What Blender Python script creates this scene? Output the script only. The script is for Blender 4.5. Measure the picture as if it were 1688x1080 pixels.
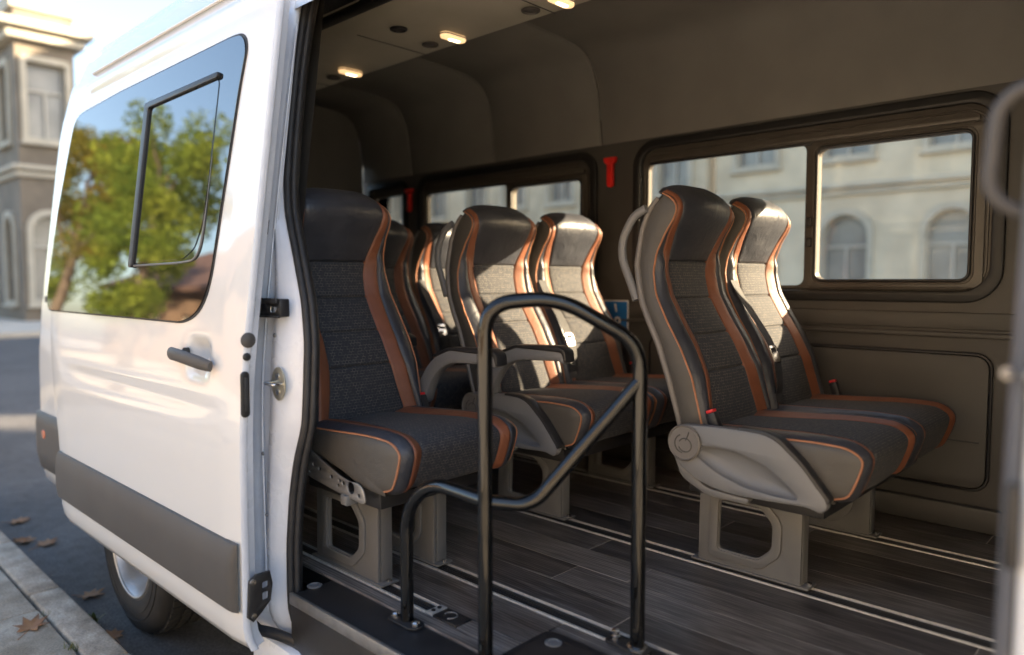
import bpy, bmesh, math, random
import numpy as np
from mathutils import Vector, Matrix
random.seed(7)
for o in list(bpy.data.objects): bpy.data.objects.remove(o)
scene = bpy.context.scene
COL = scene.collection
# ------------------------------------------------------------------ camera, sky, sun, exposure
YAW = math.radians(46.5); PIT = math.atan(78/1210)
R_ = Vector((math.sin(YAW), math.cos(YAW), 0))
F_ = Vector((-math.cos(YAW)*math.cos(PIT), math.sin(YAW)*math.cos(PIT), -math.sin(PIT)))
U_ = R_.cross(F_)
cam_d = bpy.data.cameras.new('camera'); cam = bpy.data.objects.new('camera', cam_d); COL.objects.link(cam)
cam.matrix_world = Matrix(((R_.x, U_.x, -F_.x, 0), (R_.y, U_.y, -F_.y, 0), (R_.z, U_.z, -F_.z, 1.43), (0, 0, 0, 1)))
cam_d.sensor_width = 36; cam_d.lens = 36*1210/1688; cam_d.clip_start = .02; cam_d.clip_end = 2000
cam_d.dof.use_dof = True; cam_d.dof.focus_distance = 2.25; cam_d.dof.aperture_fstop = 1.15
scene.camera = cam
SUN = Vector((.90, 1.0, .54)).normalized()
world = bpy.data.worlds.new('World'); scene.world = world; world.use_nodes = True
wn = world.node_tree.nodes; wl = world.node_tree.links
sky = wn.new('ShaderNodeTexSky'); sky.sky_type = 'NISHITA'; sky.sun_disc = False
sky.sun_elevation = math.asin(SUN.z); sky.sun_rotation = math.atan2(SUN.x, SUN.y)
sky.air_density = 1.0; sky.dust_density = 2.2; sky.ozone_density = 1.0
bg = wn['Background']; bg.inputs['Strength'].default_value = .075
wl.new(sky.outputs['Color'], bg.inputs['Color'])
sun_d = bpy.data.lights.new('sun', 'SUN'); sun_d.energy = 3.9; sun_d.angle = math.radians(.55); sun_d.color = (1, .82, .58)
sun = bpy.data.objects.new('sun', sun_d); COL.objects.link(sun)
sun.rotation_euler = SUN.to_track_quat('Z', 'Y').to_euler(); sun.location = (6, 14, 12)
vs = scene.view_settings
vs.view_transform = 'Standard'; vs.look = 'None'; vs.gamma = 1; vs.use_curve_mapping = False; vs.exposure = 3.05
vs.use_white_balance = True; vs.white_balance_temperature = 6650; vs.white_balance_tint = 10
scene.render.resolution_x = 1024; scene.render.resolution_y = 655

# ------------------------------------------------------------------ materials
def mat(name, c, rough=.5, metal=0, c2=None, ns=6., mixlo=.35, mixhi=.65, bump=0, bs=300., coat=0, spec=.5, ior=None, stretch=None, rvar=0, sheen=0, wrinkle=0):
    m = bpy.data.materials.new(name); m.use_nodes = True
    nt = m.node_tree; N = nt.nodes; L = nt.links; p = N['Principled BSDF']
    p.inputs['Base Color'].default_value = (*c, 1); p.inputs['Roughness'].default_value = rough
    p.inputs['Metallic'].default_value = metal; p.inputs['Specular IOR Level'].default_value = spec
    p.inputs['Coat Weight'].default_value = coat; p.inputs['Coat Roughness'].default_value = .04
    if sheen: p.inputs['Sheen Weight'].default_value = sheen
    if ior: p.inputs['IOR'].default_value = ior
    tc = N.new('ShaderNodeTexCoord'); mp = N.new('ShaderNodeMapping')
    L.new(tc.outputs['Object'], mp.inputs['Vector'])
    if stretch: mp.inputs['Scale'].default_value = stretch
    n = N.new('ShaderNodeTexNoise'); n.inputs['Scale'].default_value = ns; n.inputs['Detail'].default_value = 5
    L.new(mp.outputs['Vector'], n.inputs['Vector'])
    if c2:
        r = N.new('ShaderNodeValToRGB'); r.color_ramp.elements[0].position = mixlo; r.color_ramp.elements[1].position = mixhi
        r.color_ramp.elements[0].color = (*c, 1); r.color_ramp.elements[1].color = (*c2, 1)
        L.new(n.outputs['Fac'], r.inputs['Fac']); L.new(r.outputs['Color'], p.inputs['Base Color'])
    if rvar:
        mr = N.new('ShaderNodeMapRange'); mr.inputs['To Min'].default_value = max(.02, rough-rvar); mr.inputs['To Max'].default_value = min(1, rough+rvar)
        mr.inputs['From Min'].default_value = .3; mr.inputs['From Max'].default_value = .7
        L.new(n.outputs['Fac'], mr.inputs['Value']); L.new(mr.outputs['Result'], p.inputs['Roughness'])
    if bump:
        b = N.new('ShaderNodeBump'); b.inputs['Strength'].default_value = bump; b.inputs['Distance'].default_value = .002
        n2 = N.new('ShaderNodeTexNoise'); n2.inputs['Scale'].default_value = bs; n2.inputs['Detail'].default_value = 3
        L.new(mp.outputs['Vector'], n2.inputs['Vector']); L.new(n2.outputs['Fac'], b.inputs['Height']); L.new(b.outputs['Normal'], p.inputs['Normal'])
        if wrinkle:
            b2 = N.new('ShaderNodeBump'); b2.inputs['Strength'].default_value = wrinkle; b2.inputs['Distance'].default_value = .006
            n3 = N.new('ShaderNodeTexNoise'); n3.inputs['Scale'].default_value = 22; n3.inputs['Detail'].default_value = 2; n3.inputs['Distortion'].default_value = .8
            L.new(mp.outputs['Vector'], n3.inputs['Vector']); L.new(n3.outputs['Fac'], b2.inputs['Height']); L.new(b2.outputs['Normal'], b.inputs['Normal'])
    return m

M = {}
M['paint'] = mat('white_paint', (.73, .725, .715), .35, c2=(.71, .705, .695), ns=1.5, mixlo=.2, mixhi=.8, coat=1, spec=.15)
M['jamb'] = mat('jamb_paint', (.75, .78, .84), .30, c2=(.66, .69, .76), ns=11, coat=.4, rvar=.08, bump=.5, bs=22)
M['trim'] = mat('grey_plastic_trim', (.066, .061, .058), .55, c2=(.077, .072, .068), ns=5, bump=.25, bs=700)
M['black'] = mat('black_plastic', (.016, .016, .018), .42, c2=(.022, .022, .024), ns=20, bump=.2, bs=600)
M['rubber'] = mat('black_rubber', (.022, .022, .024), .6, c2=(.032, .031, .032), ns=30, bump=.2, bs=400)
M['seal_black'] = mat('window_seal', (.007, .007, .0075), .5, c2=(.011, .011, .0115), ns=20)
M['sill'] = mat('dark_sill_panel', (.019, .016, .014), .36, c2=(.028, .024, .021), ns=12, rvar=.1, bump=.2, bs=200)
M['leather_black'] = mat('black_leather', (.035, .038, .048), .40, c2=(.042, .045, .056), ns=15, bump=.3, bs=420, rvar=.05, wrinkle=.5)
M['leather_orange'] = mat('tan_leather', (.18, .062, .030), .5, c2=(.215, .076, .037), ns=14, bump=.35, bs=420, wrinkle=.3)
M['leather_taupe'] = mat('taupe_leather', (.062, .057, .052), .5, c2=(.073, .068, .062), ns=7, bump=.35, bs=380, wrinkle=.35)
M['piping'] = mat('orange_piping', (.33, .14, .07), .55, c2=(.40, .17, .085), ns=60)
M['seat_plastic'] = mat('seat_plastic', (.150, .152, .158), .40, c2=(.168, .170, .176), ns=6, bump=.3, bs=600)
M['shell'] = mat('seat_shell', (.16, .148, .14), .45, c2=(.14, .13, .122), ns=6, bump=.2, bs=600)
M['pedestal'] = mat('pedestal_paint', (.138, .137, .136), .40, c2=(.154, .153, .152), ns=5, bump=.2, bs=300, rvar=.06)
M['underlay'] = mat('plank_joint', (.42, .38, .33), .8)
M['jamb_grey'] = mat('front_jamb_paint', (.17, .165, .168), .35, c2=(.14, .137, .14), ns=12, coat=.3)
M['metal'] = mat('bare_metal', (.42, .40, .38), .38, .8, c2=(.32, .31, .30), ns=25, rvar=.1)
M['alu'] = mat('aluminium_rail', (.58, .57, .55), .42, .35, c2=(.46, .45, .43), ns=60)
M['steel'] = mat('steel', (.62, .61, .60), .25, 1)
M['zinc'] = mat('zinc_plated', (.62, .58, .46), .35, .75, c2=(.5, .46, .36), ns=50)
M['chrome_black'] = mat('black_chrome', (.005, .005, .005), .045, 0, c2=(.006, .006, .006), ns=30, rvar=.015, spec=.5, ior=1.55)
M['wall_trim'] = mat('interior_wall', (.053, .050, .046), .55, c2=(.063, .059, .054), ns=4, bump=.25, bs=500)
M['headliner'] = mat('headliner_cloth', (.142, .138, .128), .85, c2=(.16, .155, .144), ns=5, bump=.35, bs=450)
M['duct'] = mat('duct_vinyl', (.42, .40, .33), .6, c2=(.46, .44, .37), ns=5, bump=.2, bs=450)
M['win_frame'] = mat('window_frame', (.058, .051, .043), .38, c2=(.069, .061, .052), ns=10)
M['red'] = mat('red_plastic', (.75, .02, .015), .4, c2=(.65, .02, .015), ns=20)
M['red_buckle'] = mat('buckle_red', (.6, .03, .035), .35)
M['belt'] = mat('belt_webbing', (.02, .02, .022), .7, bump=.5, bs=900)
M['tail_red'] = mat('tail_lens', (.35, .012, .01), .15, coat=1)
M['amber'] = mat('amber_lens', (.75, .16, .02), .2, coat=1)
M['tyre'] = mat('tyre_rubber', (.013, .0125, .012), .8, c2=(.024, .022, .020), ns=14, bump=.3, bs=120)
M['rim'] = mat('silver_rim', (.58, .57, .56), .33, .8, c2=(.45, .44, .42), ns=8)
M['sign_blue'] = mat('sign_blue', (.01, .14, .42), .4)
M['sign_white'] = mat('sign_white', (.75, .76, .77), .4)
M['stone'] = mat('limestone', (.56, .48, .35), .85, c2=(.43, .37, .27), ns=1.3, bump=.5, bs=6)
M['stone2'] = mat('pale_stucco', (.68, .585, .43), .85, c2=(.52, .445, .325), ns=.9, bump=.4, bs=8)
M['stone3'] = mat('grey_stone', (.22, .18, .135), .85, c2=(.15, .125, .095), ns=1.1, bump=.5, bs=6)
M['dark_brick'] = mat('dark_brick', (.17, .12, .085), .85, c2=(.12, .085, .06), ns=3, bump=.4, bs=20)
M['stone_trim'] = mat('stone_trim', (.50, .45, .36), .8, c2=(.42, .38, .30), ns=2, bump=.3, bs=10)
M['slate'] = mat('slate_roof', (.09, .09, .10), .6, c2=(.13, .13, .14), ns=3)
M['pane_far'] = mat('far_window_glass', (.27, .26, .235), .25, c2=(.15, .145, .135), ns=.9, spec=.6)
M['sash'] = mat('window_sash', (.45, .42, .36), .5)
M['red_roof'] = mat('red_roof_tile', (.10, .058, .044), .7, c2=(.14, .078, .058), ns=4, bump=.5, bs=12)
M['brown_wall'] = mat('brown_wall', (.15, .095, .06), .8, c2=(.22, .14, .09), ns=2, bump=.4, bs=20)
M['bark'] = mat('bark', (.07, .05, .035), .9, c2=(.12, .09, .065), ns=9, bump=.8, bs=30)
M['slab'] = mat('paving_slab', (.33, .29, .24), .9, c2=(.22, .195, .16), ns=14, mixlo=.3, mixhi=.75, bump=1, bs=90)
M['kerbstone'] = mat('kerb_stone', (.37, .325, .27), .88, c2=(.24, .21, .175), ns=16, mixlo=.3, mixhi=.8, bump=1, bs=80)
M['joint'] = mat('joint_grit', (.075, .065, .05), .95, c2=(.12, .105, .08), ns=30, bump=1, bs=150)
M['leaf_dry'] = mat('dry_leaf', (.30, .155, .065), .7, c2=(.20, .09, .035), ns=20, bump=.4, bs=120)
M['weed'] = mat('weed_green', (.08, .12, .03), .6, c2=(.16, .14, .05), ns=30)

def rough_stone(name, a, b, stain, sp=140., big=2.5, bd=.004, bsc=45.):
    m = mat(name, a, .88); nt = m.node_tree; N = nt.nodes; L = nt.links; p = N['Principled BSDF']
    tc = N.new('ShaderNodeNewGeometry')
    def nz(sc, det=6, dist=0):
        n = N.new('ShaderNodeTexNoise'); n.inputs['Scale'].default_value = sc; n.inputs['Detail'].default_value = det; n.inputs['Distortion'].default_value = dist
        L.new(tc.outputs['Position'], n.inputs['Vector']); return n
    def ramp(n, lo, hi, c0, c1):
        r = N.new('ShaderNodeValToRGB'); r.color_ramp.elements[0].position = lo; r.color_ramp.elements[1].position = hi
        r.color_ramp.elements[0].color = (*c0, 1); r.color_ramp.elements[1].color = (*c1, 1); L.new(n.outputs['Fac'], r.inputs['Fac']); return r
    r1 = ramp(nz(sp, 4), .36, .64, b, a); r2 = ramp(nz(big, 9, 1.2), .40, .66, (1, 1, 1), stain)
    mx = N.new('ShaderNodeMixRGB'); mx.blend_type = 'MULTIPLY'; mx.inputs['Fac'].default_value = 1
    L.new(r1.outputs['Color'], mx.inputs[1]); L.new(r2.outputs['Color'], mx.inputs[2])
    r3 = ramp(nz(14, 8, .4), .30, .62, (.62, .60, .57), (1, 1, 1))
    m2 = N.new('ShaderNodeMixRGB'); m2.blend_type = 'MULTIPLY'; m2.inputs['Fac'].default_value = .8
    L.new(mx.outputs['Color'], m2.inputs[1]); L.new(r3.outputs['Color'], m2.inputs[2]); L.new(m2.outputs['Color'], p.inputs['Base Color'])
    bm_ = N.new('ShaderNodeBump'); bm_.inputs['Strength'].default_value = 1; bm_.inputs['Distance'].default_value = bd
    L.new(nz(bsc, 8).outputs['Fac'], bm_.inputs['Height']); L.new(bm_.outputs['Normal'], p.inputs['Normal'])
    return m
M['slab'] = rough_stone('paving_slab', (.50, .435, .35), (.35, .305, .245), (.66, .63, .58))
M['kerbstone'] = rough_stone('kerb_stone', (.50, .445, .37), (.34, .30, .25), (.62, .58, .53), big=3.5)
M['asphalt'] = rough_stone('asphalt', (.125, .118, .115), (.068, .065, .065), (.72, .71, .70), 90., .9, .006, 60.)
M['far_paving'] = mat('far_paving', (.52, .46, .38), .85, c2=(.44, .39, .32), ns=1.5)

def glass(name, tint, refl=1.5):
    m = bpy.data.materials.new(name); m.use_nodes = True
    nt = m.node_tree; N = nt.nodes; L = nt.links
    N.remove(N['Principled BSDF'])
    tr = N.new('ShaderNodeBsdfTransparent'); tr.inputs['Color'].default_value = (*tint, 1)
    gl = N.new('ShaderNodeBsdfGlossy'); gl.inputs['Roughness'].default_value = .01
    fr = N.new('ShaderNodeFresnel'); fr.inputs['IOR'].default_value = refl
    mx = N.new('ShaderNodeMixShader')
    L.new(fr.outputs['Fac'], mx.inputs['Fac']); L.new(tr.outputs['BSDF'], mx.inputs[1]); L.new(gl.outputs['BSDF'], mx.inputs[2])
    L.new(mx.outputs['Shader'], N['Material Output'].inputs['Surface'])
    return m
M['glass'] = glass('window_glass', (.97, .96, .93), 1.25)
M['door_glass'] = mat('tinted_door_glass', (.006, .008, .010), .015, spec=.5, ior=2.4, coat=0)

def emit(name, c, s):
    m = bpy.data.materials.new(name); m.use_nodes = True; p = m.node_tree.nodes['Principled BSDF']
    p.inputs['Base Color'].default_value = (.8, .75, .65, 1); p.inputs['Emission Color'].default_value = (*c, 1); p.inputs['Emission Strength'].default_value = s
    return m
M['lamp'] = emit('lamp_lens', (1, .60, .28), .15)
M['lamp_core'] = emit('lamp_bulb', (1, .78, .48), .95)

def fabric():
    m = mat('seat_fabric', (.017, .018, .023), .85, sheen=.04)
    nt = m.node_tree; N = nt.nodes; L = nt.links; p = N['Principled BSDF']
    uv = N.new('ShaderNodeTexCoord')
    br = N.new('ShaderNodeTexBrick'); br.inputs['Scale'].default_value = 1
    br.inputs['Brick Width'].default_value = .0115; br.inputs['Row Height'].default_value = .0085; br.inputs['Mortar Size'].default_value = .0008
    br.inputs['Mortar Smooth'].default_value = .3
    br.inputs['Color1'].default_value = (.024, .026, .034, 1); br.inputs['Color2'].default_value = (.034, .035, .042, 1); br.inputs['Mortar'].default_value = (.13, .115, .095, 1)
    wob = N.new('ShaderNodeTexNoise'); wob.inputs['Scale'].default_value = 90
    ad = N.new('ShaderNodeMixRGB'); ad.blend_type = 'ADD'; ad.inputs['Fac'].default_value = .0025
    L.new(uv.outputs['UV'], wob.inputs['Vector']); L.new(uv.outputs['UV'], ad.inputs[1]); L.new(wob.outputs['Color'], ad.inputs[2])
    L.new(ad.outputs['Color'], br.inputs['Vector'])
    # threads fade in and out over the cloth
    n = N.new('ShaderNodeTexNoise'); n.inputs['Scale'].default_value = 70; L.new(uv.outputs['UV'], n.inputs['Vector'])
    mr = N.new('ShaderNodeMapRange'); mr.inputs['From Min'].default_value = .38; mr.inputs['From Max'].default_value = .62
    L.new(n.outputs['Fac'], mr.inputs['Value'])
    mx = N.new('ShaderNodeMixRGB'); mx.inputs[1].default_value = (.029, .031, .038, 1)
    L.new(mr.outputs['Result'], mx.inputs['Fac']); L.new(br.outputs['Color'], mx.inputs[2]); L.new(mx.outputs['Color'], p.inputs['Base Color'])
    b = N.new('ShaderNodeBump'); b.inputs['Strength'].default_value = .5; b.inputs['Distance'].default_value = .001
    L.new(br.outputs['Fac'], b.inputs['Height']); L.new(b.outputs['Normal'], p.inputs['Normal'])
    return m
M['fabric'] = fabric()

def wood():
    m = bpy.data.materials.new('dark_oak_vinyl'); m.use_nodes = True
    nt = m.node_tree; N = nt.nodes; L = nt.links; p = N['Principled BSDF']
    tc = N.new('ShaderNodeTexCoord'); oi = N.new('ShaderNodeObjectInfo')
    ml = N.new('ShaderNodeMath'); ml.operation = 'MULTIPLY'; ml.inputs[1].default_value = 37.; L.new(oi.outputs['Random'], ml.inputs[0])
    cb = N.new('ShaderNodeCombineXYZ'); L.new(ml.outputs[0], cb.inputs['X']); L.new(ml.outputs[0], cb.inputs['Y'])
    ad = N.new('ShaderNodeVectorMath'); ad.operation = 'ADD'; L.new(tc.outputs['Object'], ad.inputs[0]); L.new(cb.outputs[0], ad.inputs[1])
    def nz(sc, scale, det, dist=0):
        mp = N.new('ShaderNodeMapping'); mp.inputs['Scale'].default_value = sc; L.new(ad.outputs[0], mp.inputs['Vector'])
        n = N.new('ShaderNodeTexNoise'); n.inputs['Scale'].default_value = scale; n.inputs['Detail'].default_value = det; n.inputs['Distortion'].default_value = dist
        L.new(mp.outputs[0], n.inputs['Vector']); return n
    g1 = nz((1.2, 22, 1), 5, 6, .6); g2 = nz((3, 60, 1), 6, 4, .2); big = nz((1, 5, 1), 3, 3, 1.5)
    mpw = N.new('ShaderNodeMapping'); mpw.inputs['Scale'].default_value = (1, 7, 1); L.new(ad.outputs[0], mpw.inputs['Vector'])
    w = N.new('ShaderNodeTexWave'); w.wave_type = 'RINGS'; w.inputs['Scale'].default_value = 4.5; w.inputs['Distortion'].default_value = 5; w.inputs['Detail'].default_value = 3; w.inputs['Detail Scale'].default_value = .8
    L.new(mpw.outputs[0], w.inputs['Vector'])
    def math2(op, a, b):
        k = N.new('ShaderNodeMath'); k.operation = op
        for i, v in enumerate((a, b)):
            if isinstance(v, (int, float)): k.inputs[i].default_value = v
            else: L.new(v, k.inputs[i])
        return k.outputs[0]
    f = math2('ADD', math2('MULTIPLY', g1.outputs['Fac'], .40), math2('MULTIPLY', g2.outputs['Fac'], .17))
    f = math2('ADD', f, math2('MULTIPLY', w.outputs['Fac'], .13)); f = math2('ADD', f, math2('MULTIPLY', big.outputs['Fac'], .30))
    f = math2('ADD', f, math2('MULTIPLY', math2('SUBTRACT', oi.outputs['Random'], .5), .13))
    cr = N.new('ShaderNodeValToRGB'); cr.color_ramp.elements[0].position = .36; cr.color_ramp.elements[0].color = (.030, .025, .023, 1)
    cr.color_ramp.elements[1].position = .66; cr.color_ramp.elements[1].color = (.27, .245, .23, 1)
    e = cr.color_ramp.elements.new(.51); e.color = (.11, .098, .092, 1)
    L.new(f, cr.inputs['Fac']); L.new(cr.outputs['Color'], p.inputs['Base Color'])
    p.inputs['Roughness'].default_value = .38
    b = N.new('ShaderNodeBump'); b.inputs['Strength'].default_value = .35; b.inputs['Distance'].default_value = .001; L.new(f, b.inputs['Height']); L.new(b.outputs['Normal'], p.inputs['Normal'])
    return m
M['wood'] = wood()

def foliage(name, a, b):
    m = mat(name, a, .55, c2=b, ns=1.2, mixlo=.3, mixhi=.7)
    nt = m.node_tree; N = nt.nodes; L = nt.links; p = N['Principled BSDF']
    t = N.new('ShaderNodeBsdfTranslucent'); t.inputs['Color'].default_value = (.30, .38, .05, 1)
    mx = N.new('ShaderNodeMixShader'); mx.inputs['Fac'].default_value = .3
    L.new(p.outputs[0], mx.inputs[1]); L.new(t.outputs[0], mx.inputs[2]); L.new(mx.outputs[0], N['Material Output'].inputs['Surface'])
    return m
M['leaves'] = foliage('leaves_green', (.13, .21, .03), (.28, .31, .04))
M['leaves_warm'] = foliage('leaves_yellow', (.18, .19, .03), (.28, .18, .03))

# ------------------------------------------------------------------ helpers
def tag(o, label, cat, group=None, kind=None):
    o['label'] = label; o['category'] = cat
    if group: o['group'] = group
    if kind: o['kind'] = kind
    return o
def struct(o): o['kind'] = 'structure'; return o
def empty(name, loc=(0, 0, 0)):
    o = bpy.data.objects.new(name, None); COL.objects.link(o); o.location = loc; o.empty_display_size = .1; return o
WORLD_LOC = {}
def link(name, me, m=None, parent=None, local=False):
    o = bpy.data.objects.new(name, me); COL.objects.link(o)
    if m is not None and len(me.materials) == 0: me.materials.append(M[m] if isinstance(m, str) else m)
    if parent is not None:
        o.parent = parent
        if not local:
            p = parent; off = Vector((0, 0, 0))
            while p is not None: off += p.location; p = p.parent
            o.location = -off
    return o
def mesh(name, verts, faces, smooth=True, uvs=None, merge=False, angle=None):
    me = bpy.data.meshes.new(name); me.from_pydata([tuple(map(float, v)) for v in verts], [], faces)
    if uvs is not None:
        ul = me.uv_layers.new(name='UVMap')
        for l in me.loops: ul.data[l.index].uv = uvs[l.vertex_index]
    bm = bmesh.new(); bm.from_mesh(me)
    if merge: bmesh.ops.remove_doubles(bm, verts=bm.verts, dist=1e-5)
    bmesh.ops.recalc_face_normals(bm, faces=bm.faces); bm.to_mesh(me); bm.free()
    if smooth:
        me.polygons.foreach_set('use_smooth', [True]*len(me.polygons))
        if angle: me.set_sharp_from_angle(angle=math.radians(angle))
    me.update(); return me
def loft(rows, close=False, uv=None):
    n = len(rows[0]); v = [p for r in rows for p in r]; f = []
    for i in range(len(rows)-1):
        for j in range(n if close else n-1):
            k = (j+1) % n
            f.append((i*n+j, i*n+k, (i+1)*n+k, (i+1)*n+j))
    return v, f
def grid_obj(name, rows, m, parent=None, close=False, uvs=None, angle=None, local=False, flip=None):
    v, f = loft(rows, close)
    return link(name, mesh(name, v, f, True, uvs, angle=angle), m, parent, local)
def box_me(x0, x1, y0, y1, z0, z1, bev=0, seg=2):
    bm = bmesh.new(); bmesh.ops.create_cube(bm, size=1)
    for v in bm.verts: v.co = Vector(((x0+x1)/2+v.co.x*(x1-x0), (y0+y1)/2+v.co.y*(y1-y0), (z0+z1)/2+v.co.z*(z1-z0)))
    if bev: bmesh.ops.bevel(bm, geom=bm.edges[:], offset=bev, segments=seg, profile=.5, affect='EDGES')
    me = bpy.data.meshes.new('box'); bm.to_mesh(me); bm.free()
    if bev: me.polygons.foreach_set('use_smooth', [True]*len(me.polygons)); me.set_sharp_from_angle(angle=math.radians(40))
    return me
def box(name, x0, x1, y0, y1, z0, z1, m, parent=None, bev=0, local=False, seg=2):
    return link(name, box_me(min(x0,x1), max(x0,x1), min(y0,y1), max(y0,y1), min(z0,z1), max(z0,z1), bev, seg), m, parent, local)
def fillet(pts, r, n=6, closed=False):
    pts = [Vector(p) for p in pts]; out = []; N = len(pts)
    for i, p in enumerate(pts):
        if not closed and i in (0, N-1): out.append(p); continue
        a = pts[i-1]; b = pts[(i+1) % N]; u = (a-p); w = (b-p); rr = min(r, u.length*.49, w.length*.49)
        s = p+u.normalized()*rr; e = p+w.normalized()*rr
        for k in range(n+1):
            t = k/n; out.append(s*(1-t)**2+p*2*t*(1-t)+e*t*t)
    return out
def tube_me(pts, r, n=12, closed=False, flat=None, ref=None):
    pts = [Vector(p) for p in pts]; N = len(pts); rows = []
    rr = r if isinstance(r, (list, tuple)) else [r]*N
    t0 = (pts[1]-pts[0]).normalized(); up = Vector(ref) if ref else (Vector((0, 0, 1)) if abs(t0.z) < .9 else Vector((1, 0, 0)))
    nrm = (up-t0*up.dot(t0)).normalized()
    for i, p in enumerate(pts):
        if closed: t = (pts[(i+1) % N]-pts[i-1]).normalized()
        else: t = (pts[min(i+1, N-1)]-pts[max(i-1, 0)]).normalized()
        nrm = (nrm-t*nrm.dot(t)).normalized(); bn = t.cross(nrm)
        fl = flat or 1
        rows.append([p+(nrm*math.cos(a)+bn*math.sin(a)*fl)*rr[i] for a in [2*math.pi*k/n for k in range(n)]])
    if closed: rows.append(rows[0])
    v, f = loft(rows, True)
    if not closed:
        f.append(tuple(range(n))); f.append(tuple(range(len(v)-n, len(v))))
    return mesh('tube', v, f, True, merge=closed, angle=60)
def tube(name, pts, r, m, parent=None, n=12, closed=False, local=False, flat=None, ref=None):
    return link(name, tube_me(pts, r, n, closed, flat, ref), m, parent, local)
def rr(x0, x1, z0, z1, r, n=6):
    rs = r if isinstance(r, (list, tuple)) else [r]*4
    out = []
    for (cx, cz, a0), q in zip(((x1, z1, 0), (x0, z1, 90), (x0, z0, 180), (x1, z0, 270)), rs):
        sx = -1 if cx == x1 else 1; sz = -1 if cz == z1 else 1
        for k in range(n+1):
            a = math.radians(a0+90*k/n); out.append((cx+sx*q+q*math.cos(a), cz+sz*q+q*math.sin(a)))
    return out
def circ(x, z, r, n=12): return [(x+r*math.cos(2*math.pi*k/n), z+r*math.sin(2*math.pi*k/n)) for k in range(n)]
def plate_me(outline, holes=(), th=.01, plane='xz', at=0., bev=0):
    cu = bpy.data.curves.new('c', 'CURVE'); cu.dimensions = '2D'; cu.fill_mode = 'BOTH'
    for pl in [outline]+list(holes):
        s = cu.splines.new('POLY'); s.points.add(len(pl)-1); s.use_cyclic_u = True
        for p, q in zip(s.points, pl): p.co = (q[0], q[1], 0, 1)
    cu.extrude = max(th/2-bev, 1e-4)
    if bev: cu.bevel_depth = bev; cu.bevel_resolution = 1; cu.offset = -bev
    ob = bpy.data.objects.new('c', cu); COL.objects.link(ob)
    dg = bpy.context.evaluated_depsgraph_get()
    me = bpy.data.meshes.new_from_object(ob.evaluated_get(dg)); bpy.data.objects.remove(ob); bpy.data.curves.remove(cu)
    bm = bmesh.new(); bm.from_mesh(me)
    for v in bm.verts:
        u, w, d = v.co
        v.co = (u, at+d, w) if plane == 'xz' else ((u, w, at+d) if plane == 'xy' else (at+d, u, w))
    bmesh.ops.remove_doubles(bm, verts=bm.verts, dist=1e-5)
    bmesh.ops.recalc_face_normals(bm, faces=bm.faces); bm.to_mesh(me); bm.free()
    me.materials.clear()
    me.polygons.foreach_set('use_smooth', [True]*len(me.polygons)); me.set_sharp_from_angle(angle=math.radians(35))
    return me
def plate(name, outline, holes, th, plane, at, m, parent=None, bev=0, local=False):
    return link(name, plate_me(outline, holes, th, plane, at, bev), m, parent, local)
def lathe_me(prof, n=24, axis='y', c=(0, 0, 0), caps=True):
    rows = []
    for r, h in prof:
        row = []
        for k in range(n):
            a = 2*math.pi*k/n; p = (r*math.cos(a), r*math.sin(a))
            row.append({'y': (c[0]+p[0], c[1]+h, c[2]+p[1]), 'z': (c[0]+p[0], c[1]+p[1], c[2]+h), 'x': (c[0]+h, c[1]+p[0], c[2]+p[1])}[axis])
        rows.append(row)
    v, f = loft(rows, True)
    if caps: f.append(tuple(range(n))); f.append(tuple(range(len(v)-n, len(v))))
    return mesh('lathe', v, f, True, angle=40)
def lathe(name, prof, m, parent=None, n=24, axis='y', c=(0, 0, 0), local=False): return link(name, lathe_me(prof, n, axis, c), m, parent, local)
def prof(pts, win=9, n=300):
    z = np.array([p[0] for p in pts]); x = np.array([p[1] for p in pts]); t = np.linspace(z[0], z[-1], n); y = np.interp(t, z, x)
    pad = win*2; yy = np.concatenate([2*y[0]-y[pad:0:-1], y, 2*y[-1]-y[-2:-pad-2:-1]]); k = np.hanning(2*pad+1); k /= k.sum()
    y = np.convolve(yy, k, 'valid')
    return lambda q: float(np.interp(q, t, y))
def Yd(z): return .864+.129*.08*math.log1p(math.exp((z-1.12)/.08))+max(0, .52-z)**2*4

# ------------------------------------------------------------------ ground
road = struct(link('road', mesh('road', [(-300, -300, 0), (300, -300, 0), (300, 300, 0), (-300, 300, 0)], [(0, 1, 2, 3)], False), 'asphalt'))
pave = struct(box('pavement', -60, 40, -1.93, .755, -.05, .108, 'joint'))
struct(box('inner_pavement', -60, 40, -40, -1.94, -.05, .12, 'far_paving'))
slab_me = box_me(-.397, .397, -.297, .297, -.03, 0, .006)
slab_me.materials.append(M['slab'])
for i in range(-11, 3):
    for j in range(4):
        o = link('paving_slab', slab_me, None, pave, True); jit = random.uniform
        o.location = (i*.802+(.4 if j % 2 else 0)+.28, .768-.303-j*.602, .1215+jit(-.0015, .0015)); o.rotation_euler = (jit(-.004, .004), jit(-.004, .004), jit(-.003, .003))
kerb = struct(box('kerb', -60, 40, .762, .885, -.05, .09, 'joint'))
ks = box_me(-.398, .398, -.058, .060, -.12, 0, .012, 3); ks.materials.append(M['kerbstone'])
for i in range(-14, 3):
    o = link('kerb_stone', ks, None, kerb, True); o.location = (i*.803-.30+.4, .8325, .1235+random.uniform(-.002, .002)); o.rotation_euler = (random.uniform(-.01, .01), 0, random.uniform(-.003, .003))
struct(box('far_pavement', -120, -21.5, 3.3, 60, -.05, .13, 'far_paving'))
struct(box('plaza', -21.4, 60, 19, 60, -.05, .13, 'far_paving'))

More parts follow.
